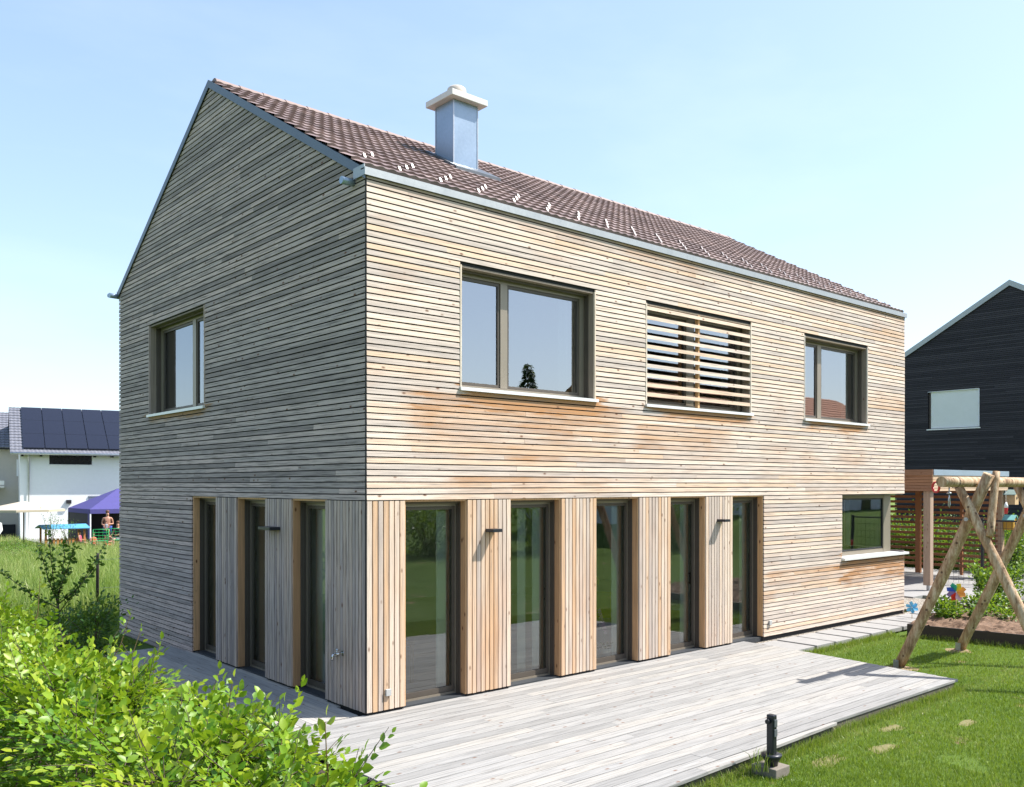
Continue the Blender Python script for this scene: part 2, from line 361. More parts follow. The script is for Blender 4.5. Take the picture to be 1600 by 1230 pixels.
M['pv'] = plain('solar glass', (0.012, 0.013, 0.025), 0.22, 0.2, 0.1)
M['greytile'] = plain('grey roof tile', (0.14, 0.145, 0.17), 0.6, var=0.3, scale=5)
M['terra'] = plain('terracotta tile', (0.46, 0.20, 0.11), 0.8, var=0.3, scale=3)
M['darkglass'] = plain('dark pane', (0.012, 0.014, 0.016), 0.12)
M['canvas'] = plain('cream canvas', (0.44, 0.38, 0.29), 0.9, var=0.04)
M['tent'] = plain('violet fabric', (0.055, 0.048, 0.19), 0.8, var=0.12)
M['tentpole'] = plain('white pole', (0.7, 0.7, 0.72), 0.4)
M['skin'] = plain('skin', (0.42, 0.21, 0.14), 0.55, var=0.08)
M['hair'] = plain('hair', (0.10, 0.04, 0.02), 0.7)
M['blue'] = plain('blue cloth', (0.03, 0.07, 0.30), 0.8)
M['cyan'] = plain('light blue tarp', (0.08, 0.30, 0.50), 0.5)
M['greyc'] = plain('grey cloth', (0.22, 0.23, 0.26), 0.8)
M['darkc'] = plain('dark cloth', (0.015, 0.015, 0.02), 0.8)
M['pinkc'] = plain('pink cloth', (0.55, 0.10, 0.18), 0.8)
M['orangec'] = plain('orange cloth', (0.6, 0.12, 0.05), 0.8)
M['green'] = plain('green metal', (0.03, 0.38, 0.12), 0.45)
M['playwood'] = plain('play hut wood', (0.42, 0.17, 0.05), 0.7, var=0.3)
M['shutter'] = plain('roller shutter', (0.80, 0.82, 0.85), 0.5, 0.1, 0.03)
# pinwheel petals
for k, c in (('pw_y', (0.75, 0.55, 0.02)), ('pw_g', (0.02, 0.38, 0.25)), ('pw_b', (0.04, 0.12, 0.6)), ('pw_v', (0.3, 0.22, 0.5)),
             ('pw_r', (0.65, 0.03, 0.02)), ('pw_p', (0.6, 0.35, 0.38)), ('pw_o', (0.75, 0.30, 0.03)), ('pw_c', (0.15, 0.5, 0.75))):
    M[k] = plain('pinwheel foil '+k[-1], c, 0.35, 0.1)

# ================================================================ GROUND
def build_ground():
    xs = sorted(set([-700, -400, -200, -100, -60, -40, -30]+[x*1.0 for x in range(-20, 50)]+[60, 80, 120, 200, 400, 700]))
    ys = sorted(set([-700, -400, -200, -100, -60, -40, -30]+[y*1.0 for y in range(-20, 70)]+[80, 100, 140, 220, 400, 700]))
    v = [(x, y, gz(x, y)-0.012) for y in ys for x in xs]; n = len(xs)
    f = [(j*n+i, j*n+i+1, (j+1)*n+i+1, (j+1)*n+i) for j in range(len(ys)-1) for i in range(n-1)]
    b = MB(); b.add(v, f, (0.5, 0.5, 0.5), True)
    tag(b.build('ground', M['ground']), kind='structure')
build_ground()

# ================================================================ HOUSE
W_, L_, ZB, ZS, ZE = 8.38, 12.74, 0.03, 2.38, 5.965
RY, RZ = 4.28, 8.37                      # ridge
PITCH = 0.0696
tan_f = (RZ-ZE)/RY; tan_b = (RZ-ZE)/(W_-RY)
house = thing('timber_house', (0, 0, 0), 'large two-storey house clad in weathered larch boards with brown tiled gable roof', 'house')

def subtract(iv, a, b):
    out = []
    for (s, e) in iv:
        if b <= s or a >= e: out.append((s, e))
        else:
            if a > s: out.append((s, a))
            if b < e: out.append((b, e))
    return out
def split_iv(s, e, lo=2.2, hi=4.6):
    r = []; x = s
    first = True
    while e-x > hi:
        st = random.uniform(0.5 if first else lo, hi); first = False
        if e-(x+st) < 0.5: break
        r.append((x, x+st-0.0015)); x += st
    r.append((x, e)); return r

def hboard(mb, axis, u0, u1, z0, z1, u0t=None, u1t=None):
    """one horizontal board of rhomboid section; axis 'x' = south facade (outward -y), 'y' = west gable (outward -x)"""
    u0t = u0 if u0t is None else u0t; u1t = u1 if u1t is None else u1t
    j = random.uniform(-0.0012, 0.0012); d0 = 0.0+j; d1 = 0.004+j; db = 0.024
    prof = [(d0, z0), (d1, z1), (db, z1+0.004), (db, z0+0.006)]
    P = []
    for k, (d, z) in enumerate(prof):
        ua = u0t if k in (1, 2) else u0; P.append((ua, d, z))
    for k, (d, z) in enumerate(prof):
        ub = u1t if k in (1, 2) else u1; P.append((ub, d, z))
    if axis == 'y': P = [(d, u, z) for (u, d, z) in P]
    fs = [(0, 1, 2, 3), (7, 6, 5, 4), (0, 4, 5, 1), (1, 5, 6, 2), (2, 6, 7, 3), (3, 7, 4, 0)]
    if axis == 'x': fs = [f[::-1] for f in fs]
    fs = [f[::-1] for f in fs]
    mb.add(P, fs)

def cladding(axis, u0, u1, z0, z1, openings, name, mat, gable=False):
    mb = MB(); k0 = round((z0-ZS)/PITCH); z = ZS+k0*PITCH
    while z < z1-0.02:
        za, zb = z+0.0072, z+PITCH-0.0072
        if zb > z1: zb = z1
        iv = [(u0, u1)]
        for (a, b, c, d) in openings:
            if zb > c+0.008 and za < d-0.008: iv = subtract(iv, a, b)
        for (s, e) in iv:
            if gable and zb > ZE-0.02:
                lo0 = max(0, (za-ZE)/tan_f)+0.01; lo1 = max(0, (zb-ZE)/tan_f)+0.01
                hi0 = W_-max(0, (za-ZE)/tan_b)-0.01; hi1 = W_-max(0, (zb-ZE)/tan_b)-0.01
                if hi0-lo0 < 0.15: continue
                segs = split_iv(max(s, lo0), min(e, hi0))
                for i, (a, b) in enumerate(segs):
                    hboard(mb, axis, a, b, za, zb, lo1 if i == 0 else None, max(hi1, a+0.02) if i == len(segs)-1 else None)
            else:
                for (a, b) in split_iv(s, e): hboard(mb, axis, a, b, za, zb)
        z += PITCH
    return mb.build(name, mat, house)

BIG = (1.31, 3.648, 3.735, 5.20); SLAT = (4.70, 7.335, 3.735, 5.195); W3 = (8.945, 11.21, 3.735, 5.195)
CORN = (10.26, 12.80, 1.20, 2.385); GWIN = (4.483, 6.836, 3.735, 5.225)
tag(cladding('x', 0.012, L_, ZS, ZE, [BIG, SLAT, W3], 'upper_cladding', M['facade']), 'pale sunlit larch boards of the upper long side')
tag(cladding('x', 7.711, L_, ZB, ZS, [CORN], 'lower_cladding', M['facade']), 'larch boards of the ground floor beside the corner window')
tag(cladding('y', 0.026, W_, ZS, RZ, [GWIN], 'gable_cladding', M['gable'], True), 'silver-grey larch boards of the shaded gable')
tag(cladding('y', 4.983, W_, -0.17, ZS, [], 'lower_cladding', M['gable']), 'silver-grey larch boards of the gable ground floor')

def panels(axis, u0, u1, z0, z1, d0, d1, openings, mb):
    """solid wall between depths d0 and d1 with rectangular openings"""
    us = sorted(set([u0, u1]+[min(max(v, u0), u1) for o in openings for v in o[:2]]))
    for a, b in zip(us, us[1:]):
        if b-a < 1e-4: continue
        mid = (a+b)/2; zz = [(z0, z1)]
        for o in openings:
            if o[0] < mid < o[1]: zz = subtract(zz, o[2], o[3])
        for (c, d) in zz:
            if axis == 'x': mb.box(a, b, d0, d1, c, d)
            else: mb.box(d0, d1, a, b, c, d)

# ground-floor door openings
DS = [(0.517, 1.426), (2.11, 3.005), (3.668, 4.56), (5.262, 6.13), (6.822, 7.711)]
DW = [(0.905, 1.756), (2.489, 3.382), (4.082, 4.983)]
door_top = 2.385
opS = [(a, b, -0.05, door_top) for a, b in DS]
opW = [(a, b, -0.05, door_top) for a, b in DW]
mb = MB()
panels('x', 0.03, L_-0.03, -0.15, ZE-0.02, 0.030, 0.045, [BIG, SLAT, W3, CORN]+opS, mb)
panels('y', 0.05, W_-0.03, -0.2, ZE-0.02, 0.030, 0.045, [GWIN]+opW, mb)
# gable triangle
mb.add([(0.031, 0.02, ZE-0.021), (0.031, W_-0.02, ZE-0.021), (0.031, RY, RZ-0.03), (0.045, 0.02, ZE-0.021), (0.045, W_-0.02, ZE-0.021), (0.045, RY, RZ-0.03)],
       [(0, 2, 1), (3, 4, 5), (0, 3, 5, 2), (1, 2, 5, 4), (0, 1, 4, 3)])
mb.build('wall_membrane', M['black'], house)
mb = MB()
panels('x', 0.28, L_-0.34, -0.02, 5.60, 0.27, 0.50, [(a+.02, b-.02, c+.02, d-.05) for a, b, c, d in (BIG, SLAT, W3)]+[(10.28, 12.6, 1.22, 2.34)]+[(a+.015, b-.015, -.05, 2.33) for a, b in DS], mb)
panels('y', 0.501, W_-0.34, -0.02, 5.60, 0.27, 0.50, [(GWIN[0]+.02, GWIN[1]-.02, GWIN[2]+.02, GWIN[3]-.05)]+[(a+.015, b-.015, -.05, 2.33) for a, b in DW], mb)
mb.box(L_-0.34, L_-0.18, 0.34, 1.2, -0.02, 1.2); mb.box(L_-0.34, L_-0.18, 1.25, W_-0.1, -0.02, 5.6); mb.box(L_-0.34, L_-0.18, 0.34, 1.25, 2.36, 5.6)
panels('x', 0.34, L_-0.34, -0.02, 5.6, W_-0.34, W_-0.15, [(1.0, 5.0, 0.1, 2.3)], mb)  # north opening added to let daylight into the rooms
mb.build('inner_wall', M['white'], house)
# outer shell of the east and north walls
mb = MB(); mb.box(L_-0.05, L_-0.03, 0.03, W_-0.03, -0.15, 1.2); mb.box(L_-0.05, L_-0.03, 1.3, W_-0.03, 1.2, 2.38); mb.box(L_-0.05, L_-0.03, 0.03, W_-0.03, 2.38, ZE-0.02)
panels('x', 0.03, L_-0.05, -0.2, ZE-0.02, W_-0.05, W_-0.03, [(1.0, 5.0, 0.1, 2.3)], mb)
mb.add([(L_-0.031, 0.02, ZE-0.021), (L_-0.031, W_-0.02, ZE-0.021), (L_-0.031, RY, RZ-0.03), (L_-0.045, 0.02, ZE-0.021), (L_-0.045, W_-0.02, ZE-0.021), (L_-0.045, RY, RZ-0.03)],
       [(0, 1, 2), (3, 5, 4), (0, 2, 5, 3), (1, 4, 5, 2), (0, 3, 4, 1)])
mb.build('wall_membrane', M['black'], house)
mb = MB()
z = -0.15
while z < ZE-0.03:
    zb = min(z+0.058, ZE-0.02); y0 = 0.0 if not (1.19 < z < 2.36) else 1.3
    mb.box(L_-0.029, L_-0.004, y0+0.004, W_, z, zb); 
    for (s_, e_) in (subtract([(0.027, L_-0.03)], 1.0, 5.0) if zb > 0.1 and z < 2.3 else [(0.027, L_-0.03)]): mb.box(s_, e_, W_-0.029, W_-0.002, z, zb)
    z += PITCH
mb.build('rear_cladding', M['gable'], house)
mb = MB(); mb.box(0.261, L_-0.33, 0.261, W_-0.33, -0.12, 0.012); mb.build('ground_floor', M['oak'], house)
mb = MB(); mb.box(0.505, L_-0.345, 0.505, W_-0.345, 2.45, 2.78); mb.box(0.505, L_-0.345, 0.505, W_-0.345, 5.45, 5.55)
for x in (4.2, 8.2): mb.box(x, x+0.12, 0.505, 4.5, 2.78, 5.45)
mb.box(0.505, L_-0.345, 4.5, 4.62, 2.78, 5.45)
mb.box(9.2, 9.32, 0.505, 3.6, 0.012, 2.45); mb.box(9.33, L_-0.345, 4.1, 4.22, 0.012, 2.45)
mb.build('ceiling', M['white'], house)
mb = MB()
for (a, b) in ((1.0, 1.08), (2.96, 3.04), (4.92, 5.0)): mb.box(a, b, W_-0.25, W_-0.19, 0.1, 2.3)
for (c, d) in ((0.1, 0.18), (2.22, 2.3)): 
    for (a, b) in ((1.08, 2.96), (3.04, 4.92)): mb.box(a, b, W_-0.25, W_-0.19, c, d)
rw = mb.build('window', M['brown'], house)  # unseen rear window, added to brighten the rooms with daylight
mb = MB(); mb.add([(1.08, W_-0.22, 0.18), (4.92, W_-0.22, 0.18), (4.92, W_-0.22, 2.22), (1.08, W_-0.22, 2.22)], [(0, 1, 2, 3)]); mb.build('pane', M['glass'], rw)
mb = MB()   # plinth
mb.box(0.55, L_-0.06, 0.045, 0.26, -0.16, 0.02); mb.box(0.045, 0.26, 0.05, W_-0.06, -0.45, 0.02)
mb.box(0.045, 0.55, 0.046, 0.26, -0.1, 0.015)
mb.build('plinth', M['plinth'], house)

# piers of vertical boards
def pier(axis, u0, u1, mat):
    mb = MB(); n = max(1, round((u1-u0)/0.0685)); p = (u1-u0)/n
    for i in range(n):
        a = u0+i*p+0.0065; b = u0+(i+1)*p-0.0065
        if i == 0: a = u0
        if i == n-1: b = u1
        j = random.uniform(-0.0012, 0.0012); z0 = ZB+random.uniform(0, 0.006); z1 = ZS-0.004
        if axis == 'x': mb.hexa([(a+.001, j, z0), (b-.001, j, z0), (b, 0.024, z0), (a, 0.024, z0)], [(a+.001, j, z1), (b-.001, j, z1), (b, 0.024, z1), (a, 0.024, z1)])
        else: mb.hexa([(j, b-.001, z0), (j, a+.001, z0), (0.024, a, z0), (0.024, b, z0)], [(j, b-.001, z1), (j, a+.001, z1), (0.024, a, z1), (0.024, b, z1)])
    return mb.build('pier_cladding', mat, house)
edges = [0.0]+[v for d in DS for v in d]
for i in range(0, 10, 2): pier('x', edges[i]+(0.012 if i == 0 else 0), edges[i+1], M['pier_s'])
edges = [0.026]+[v for d in DW for v in d]
for i in range(0, 6, 2):
    a, b = edges[i], edges[i+1]
    pier('y', a, b, M['pier_w'])
# corner black shadow joint
mb = MB(); mb.box(0.0035, 0.0115, 0.0045, 0.0255, ZB, ZE-0.02); mb.build('corner_joint', M['black'], house)

# ---- openings
def vplane(axis, u0, u1, d0, d1, z0, z1, mb, col=None):
    if axis == 'x': mb.box(u0, u1, d0, d1, z0, z1, col)
    else: mb.box(d0, d1, u0, u1, z0, z1, col)
def opening(axis, a, b, z0, z1, name, mull=None, sash=None, sill=True, label=None, glassm='glass', wood_rev=0.115, door=False, lining_top=True):
    """reveal linings, metal guides, fixed frame, sashes and panes; z in metres, a<b along the wall"""
    e = 0.0005
    f = MB()
    fz0 = z0 if not door else 0.0
    ft = 0.05 if door else 0.12; gd = 0.19
    fb = fz0+(0.045 if door else 0.05); fr0, fr1 = gd, gd+0.075
    # fixed frame
    vplane(axis, a+e, a+ft, fr0, fr1, fz0+e, z1-0.02, f); vplane(axis, b-ft, b-e, fr0, fr1, fz0+e, z1-0.02, f)
    vplane(axis, a+ft, b-ft, fr0, fr1, z1-0.085, z1-0.02, f); vplane(axis, a+ft, b-ft, fr0+0.001, fr1, fz0+e, fb, f)
    o = f.build(name, M['brown'], house)
    if label: tag(o, label)
    # side guides and header box of the blind
    g = MB()
    vplane(axis, a+e, a+0.035, wood_rev, gd-e, fz0+0.01, z1-0.022, g); vplane(axis, b-0.035, b-e, wood_rev, gd-e, fz0+0.01, z1-0.022, g)
    vplane(axis, a+e, b-e, wood_rev+0.002, gd-e, z1-0.02, z1-0.002, g)
    vplane(axis, a+0.036, b-0.036, wood_rev+0.002, wood_rev+0.02, z1-0.05, z1-0.021, g)
    for uu in (a+0.035, b-0.045): vplane(axis, uu, uu+0.006, wood_rev+0.03, wood_rev+0.04, fz0+0.01, z1-0.06, g)
    g.build('blind_guide', M['brownd'], o)
    # wood lining
    r = MB(); t = 0.022
    vplane(axis, a, a+t, 0.0245, wood_rev-e, fz0+0.004 if not door else ZB, z1-0.024, r); vplane(axis, b-t, b, 0.0245, wood_rev-e, fz0+0.004 if not door else ZB, z1-0.024, r)
    if lining_top: vplane(axis, a, b, 0.0245, wood_rev-e, z1-0.023, z1-0.001, r)
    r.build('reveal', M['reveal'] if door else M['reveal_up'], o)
    if not door:
        for (u0, u1, c, d) in ((a-0.001, a+0.021, z0, z1-0.002), (b-0.021, b+0.001, z0, z1-0.002)):
            r = MB(); vplane(axis, u0, u1, -0.004, 0.0243, c, d, r); r.build('trim', M['facade_v'] if axis == 'x' else M['pier_w'], o)
    # sashes
    lights = [(a+ft, b-ft)] if mull is None else [(a+ft, mull[0]), (mull[1], b-ft)]
    if mull:
        mm = MB(); vplane(axis, mull[0], mull[1], fr0-0.002, fr1, fb, z1-0.086, mm); mm.build('mullion', M['brown'], o)
    for (p, q) in lights:
        s = MB(); sw = 0.035; c0, c1 = fb+0.004, z1-0.09; d0, d1 = gd+0.012, gd+0.05
        vplane(axis, p+0.003, p+sw, d0, d1, c0, c1, s); vplane(axis, q-sw, q-0.003, d0, d1, c0, c1, s)
        vplane(axis, p+sw, q-sw, d0, d1, c0, c0+sw+(0.03 if door else 0), s); vplane(axis, p+sw, q-sw, d0, d1, c1-sw, c1, s)
        so = s.build('sash', M['brownd'], o)
        gl = MB(); gy = gd+0.03
        ga, gb, gc, gdz = p+sw-0.004, q-sw+0.004, c0+sw-0.004+(0.03 if door else 0), c1-sw+0.004
        if axis == 'x': gl.add([(ga, gy, gc), (gb, gy, gc), (gb, gy, gdz), (ga, gy, gdz)], [(0, 1, 2, 3)])
        else: gl.add([(gy, gb, gc), (gy, ga, gc), (gy, ga, gdz), (gy, gb, gdz)], [(0, 1, 2, 3)])
        gl.build('pane', M[glassm], so)
    if sill:
        s = MB()
        if axis == 'x': s.hexa([(a-0.012, -0.035, z0-0.045), (b+0.03, -0.035, z0-0.045), (b+0.03, gd-0.001, z0-0.02), (a-0.012, gd-0.001, z0-0.02)],
                               [(a-0.012, -0.035, z0-0.004), (b+0.03, -0.035, z0-0.004), (b+0.03, gd-0.001, z0+0.010), (a-0.012, gd-0.001, z0+0.010)])
        else: s.hexa([(-0.035, b+0.03, z0-0.045), (-0.035, a-0.012, z0-0.045), (gd-0.001, a-0.012, z0-0.02), (gd-0.001, b+0.03, z0-0.02)],
                     [(-0.035, b+0.03, z0-0.004), (-0.035, a-0.012, z0-0.004), (gd-0.001, a-0.012, z0+0.010), (gd-0.001, b+0.03, z0+0.010)])
        s.build('sill', M['sill'], o)
    return o
M['facade_v'] = wood('trim larch', 2, ((0.55, 0.50, 0.43), (0.66, 0.58, 0.47), (0.66, 0.52, 0.37)), 0.2, 0.5)
wb = opening('x', *BIG, 'window', mull=(2.10, 2.215), label='wide two-light window left on the upper long side', glassm='glass_up')
ws = opening('x', *SLAT, 'window', mull=(5.87, 6.05), label='two-light window behind the wooden sun slats', glassm='glass_up', wood_rev=0.16)
w3 = opening('x', *W3, 'window', mull=(9.70, 9.83), label='two-light window at the right end of the upper long side', glassm='glass_up')
wg = opening('y', *GWIN, 'window', mull=(5.28, 5.41), label='recessed window in the gable wall', glassm='glass_up')
for i, (a, b) in enumerate(DS): opening('x', a, b, 0.0, door_top, 'glass_door', door=True, sill=False)
for i, (a, b) in enumerate(DW): opening('y', a, b, 0.0, door_top, 'glass_door', door=True, sill=False)
# sun slats: every other cladding row runs on across the window
mb = MB(); k = 0
z = ZS+PITCH*19
while z < 5.19:
    if z > 3.78:
        for (s, e) in split_iv(SLAT[0]-0.0, SLAT[1], 2.7, 5): hboard(mb, 'x', s, e, z+0.004, z+PITCH-0.012)
    z += 2*PITCH
lo = mb.build('sun_slats', M['facade'], house)
mb = MB(); mb.box(5.955, 5.995, 0.026, 0.085, 3.745, 5.17); mb.build('slat_post', M['reveal'], lo)
# corner window: frame wraps the corner
f = MB()
f.box(10.262, 10.31, 0.26, 0.33, 1.205, 2.36); f.box(10.31, 12.62, 0.26, 0.33, 2.30, 2.36); f.box(10.31, 12.62, 0.261, 0.33, 1.205, 1.275)
f.box(12.36, 12.66, 0.255, 0.335, 1.205, 2.361); f.box(12.60, 12.66, 0.3355, 1.24, 2.30, 2.36); f.box(12.60, 12.66, 0.3355, 1.24, 1.205, 1.275); f.box(12.60, 12.66, 1.24, 1.30, 1.205, 2.36)
cw = tag(f.build('window', M['brown'], house), 'corner window of the ground floor with white sill')
f = MB(); f.box(10.31, 10.34, 0.272, 0.30, 1.28, 2.296); f.box(12.335, 12.358, 0.272, 0.30, 1.28, 2.296); f.box(10.34, 12.335, 0.272, 0.30, 2.27, 2.296); f.box(10.34, 12.335, 0.272, 0.30, 1.28, 1.31)
so = f.build('sash', M['gasket'], cw)
f = MB(); f.add([(10.335, 0.285, 1.305), (12.34, 0.285, 1.305), (12.34, 0.285, 2.275), (10.335, 0.285, 2.275)], [(0, 1, 2, 3)]); f.build('pane', M['glass'], so)
f = MB(); f.add([(12.63, 0.336, 1.276), (12.63, 1.239, 1.276), (12.63, 1.239, 2.299), (12.63, 0.336, 2.299)], [(0, 1, 2, 3)]); f.build('pane', M['glass'], cw)
f = MB(); f.hexa([(10.25, -0.06, 1.155), (12.82, -0.06, 1.155), (12.82, 1.3, 1.175), (10.25, 1.3, 1.175)], [(10.25, -0.06, 1.198), (12.82, -0.06, 1.198), (12.82, 1.3, 1.204), (10.25, 1.3, 1.204)])
f.build('sill', M['sill'], cw)
f = MB(); f.box(10.262, 12.72, 0.0245, 0.262, 2.362, 2.376); f.box(12.5, 12.7, 0.263, 1.3, 2.362, 2.376); f.build('reveal', M['brownd'], cw)
# handles on two sliding doors
for (x, z) in ((2.93, 1.1), (6.03, 1.1)):
    f = MB(); f.box(x, x+0.015, 0.235, 0.25, z-0.09, z+0.09); f.box(x, x+0.015, 0.25, 0.262, z-0.08, z-0.06); f.box(x, x+0.015, 0.25, 0.262, z+0.06, z+0.08); f.build('door_handle', M['gasket'], house)

# ---- roof
def roof_tiles(x0, x1, y0, z0, y1, z1, name, mat, cw_=0.15, course=0.31):
    """field of profiled tiles from eaves (y0,z0) up to ridge (y1,z1)"""
    sl = math.hypot(y1-y0, z1-z0); dy, dz = (y1-y0)/sl, (z1-z0)/sl; ny, nz = -dz*(1 if dy > 0 else -1), abs(dy)
    nc = int(math.ceil(sl/course)); ncol = int(round((x1-x0)/cw_)); cwid = (x1-x0)/ncol; S_ = 6
    prof = [0.0, 0.004, 0.011, 0.014, 0.010, 0.002]
    v = []; f = []; c = []
    for k in range(nc):
        sa, sb = k*course, min((k+1)*course+0.02, sl)
        base = len(v); nx = ncol*S_+1
        for j, (s, lift) in enumerate(((sa, 0.0), (sa, 0.038), (sb, 0.006))):
            for i in range(nx):
                h = lift+(prof[i % S_] if j else 0)
                v.append((x0+i*cwid/S_, y0+dy*s+ny*h, z0+dz*s+nz*h))
        cols = [(random.random(), random.random(), 0) for _ in range(ncol//2+2)]
        for j in range(2):
            for i in range(nx-1):
                q = (base+j*nx+i, base+j*nx+i+1, base+(j+1)*nx+i+1, base+(j+1)*nx+i)
                f.append(q if dy > 0 else q[::-1]); c.append(cols[(i//S_+k) // 2 % len(cols)])
    mb = MB(); mb.v = v; mb.f = f; mb.c = c; mb.sm = [False]*len(f)
    return mb, name, mat
def rz_front(y): return ZE+0.085+tan_f*y
rt, nm, mt = roof_tiles(-0.012, L_-0.02, 0.03, ZE+0.085+tan_f*0.03, RY-0.05, rz_front(RY-0.05), 'roof', M['tiles'])
roof = rt.build('roof', M['tiles'], house)
rt, nm, mt = roof_tiles(0.06, L_-0.02, W_+0.02, ZE+0.08, RY+0.05, rz_front(RY-0.05), 'roof', M['tiles'])
rt.build('rear_tiles', M['tiles'], roof)
mb = MB()   # roof boarding under the tiles
for (ya, yb, za, zb) in ((0.02, RY, ZE+0.0, rz_front(RY)-0.08), (W_-0.02, RY, ZE+0.0, rz_front(RY)-0.08)):
    mb.add([(0.05, ya, za-0.06), (L_-0.03, ya, za-0.06), (L_-0.03, yb, zb-0.06), (0.05, yb, zb-0.06), (0.05, ya, za+0.03), (L_-0.03, ya, za+0.03), (L_-0.03, yb, zb+0.03), (0.05, yb, zb+0.03)],
           [(3, 2, 1, 0), (4, 5, 6, 7), (0, 1, 5, 4), (1, 2, 6, 5), (2, 3, 7, 6), (3, 0, 4, 7)])
mb.build('roof_boarding', M['black'], roof)
mb = MB(); x = 0.06; i = 0   # ridge tiles
rzz = rz_front(RY)
while x < L_-0.05:
    x2 = min(x+0.40, L_-0.02); vs = []; n = 9
    for (xx, rr) in ((x, 0.108), (x2+0.03, 0.098)):
        for k in range(n):
            a = pi*k/(n-1); vs.append((xx, RY+math.cos(a)*rr*1.05, rzz-0.05+math.sin(a)*rr))
    fs = [(k, k+1, n+k+1, n+k) for k in range(n-1)]+[tuple(range(n-1, -1, -1)), tuple(range(n, 2*n))]
    mb.add(vs, fs, None, False); x += 0.37
mb.build('ridge_tiles', plain('ridge tile', (0.24, 0.175, 0.155), 0.7, var=0.15), roof)
# verge flashing on both gables and eaves flashing
def verge(x0, x1, mbx):
    for (ya, za, yb, zb) in ((-0.01, ZE+0.005, RY, RZ+0.03), (W_+0.02, ZE+0.0, RY, RZ+0.03)):
        s = 1 if yb > ya else -1
        for (xx0, xx1, lo, hi) in ((x0, x0+0.012, -0.045, 0.068), (x0+0.0125, x1, 0.054, 0.067)):
            mbx.hexa(*(([(xx0, ya, za+lo), (xx1, ya, za+lo), (xx1, yb, zb+lo), (xx0, yb, zb+lo)], [(xx0, ya, za+hi), (xx1, ya, za+hi), (xx1, yb, zb+hi), (xx0, yb, zb+hi)]) if s > 0 else
                     ([(xx0, yb, zb+lo), (xx1, yb, zb+lo), (xx1, ya, za+lo), (xx0, ya, za+lo)], [(xx0, yb, zb+hi), (xx1, yb, zb+hi), (xx1, ya, za+hi), (xx0, ya, za+hi)])))
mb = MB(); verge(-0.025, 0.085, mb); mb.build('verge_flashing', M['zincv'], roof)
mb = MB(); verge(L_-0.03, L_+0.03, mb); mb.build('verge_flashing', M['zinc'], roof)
mb = MB(); mb.box(-0.03, L_+0.035, -0.028, -0.012, ZE+0.0, ZE+0.085); mb.box(-0.03, L_+0.035, -0.0115, 0.06, ZE+0.066, ZE+0.08); mb.box(-0.03, -0.02, -0.0115, 0.22, ZE-0.0, ZE+0.12); mb.build('eaves_flashing', M['zincd'], roof)
mb = MB(); mb.box(-0.03, L_+0.035, W_+0.012, W_+0.028, ZE+0.0, ZE+0.085); mb.build('eaves_flashing', M['zincd'], roof)
mb = MB(); mb.tube([(-0.16, 0.26, ZE-0.02), (0.0, 0.26, ZE-0.02)], 0.042, 16); mb.build('gutter_outlet', M['zinc'], roof)
mb = MB(); mb.tube([(-0.16, W_+0.02, ZE+0.0), (0.02, W_+0.05, ZE+0.0)], 0.045, 16); mb.tube([(-0.12, W_+0.20, ZE+0.03), (0.0, W_+0.05, ZE+0.0)], 0.035, 12); mb.build('gutter_outlet', M['zinc'], roof)
# snow guards
mb = MB(); mb.beam((0, 0, 0.02), (0, 0.03, 0.075), 0.028, 0.008); mb.beam((0, 0.03, 0.075), (0, 0.12, 0.02), 0.028, 0.008)
sg = mb.build('snow_guard', M['hook'], roof, loc=(0, 0, 0))
first = True
for yy, xo in ((0.22, 0.60), (0.50, 0.30), (0.78, 0.58)):
    k = 0
    while xo+k*0.59 < L_-0.2:
        o = sg if first else sg.copy()
        if not first: C.objects.link(o); o.parent = roof
        o.location = (xo+k*0.59, yy, rz_front(yy)+0.02); first = False; k += 1
# chimney
ch = MB(); cx0, cx1, cy0, cy1 = 3.07, 3.54, 2.445, 2.905
ch.box(cx0, cx1, cy0, cy1, 7.15, 8.47)
chim = ch.build('chimney', M['zinc'], roof)
e_ = MB()
for (x, y) in ((cx0, cy0), (cx1, cy0), (cx0, cy1), (cx1, cy1)): e_.box(x-0.008, x+0.008, y-0.008, y+0.008, 7.2, 8.465)
e_.build('edge_trim', M['steel'], chim)
e_ = MB(); e_.box(2.955, 3.655, 2.33, 3.02, 8.475, 8.57); e_.build('chimney_cap', M['cap'], chim, bevel=0.008)
e_ = MB(); e_.lathe((3.305, 2.675, 8.57), [(0.155, 0.0), (0.153, 0.13), (0.145, 0.185), (0.12, 0.21), (0.10, 0.21), (0.10, 0.17)], 24); e_.build('chimney_pot', M['pot'], chim)
e_ = MB()
def rq(x0, x1, y0, y1, h):
    e_.add([(x0, y0, rz_front(y0)+h), (x1, y0, rz_front(y0)+h), (x1, y1, rz_front(y1)+h), (x0, y1, rz_front(y1)+h), (x0, y0, rz_front(y0)), (x1, y0, rz_front(y0)), (x1, y1, rz_front(y1)), (x0, y1, rz_front(y1))],
           [(0, 1, 2, 3), (7, 6, 5, 4), (4, 5, 1, 0), (5, 6, 2, 1), (6, 7, 3, 2), (7, 4, 0, 3)])
rq(cx0-0.18, cx1+0.22, 2.14, cy0-0.001, 0.075); rq(cx0-0.14, cx0-0.001, cy0, cy1+0.1, 0.075); rq(cx1+0.001, cx1+0.18, cy0, cy1+0.1, 0.075)
e_.build('chimney_flashing', plain('dark flashing', (0.10, 0.11, 0.12), 0.45, 0.5), chim)

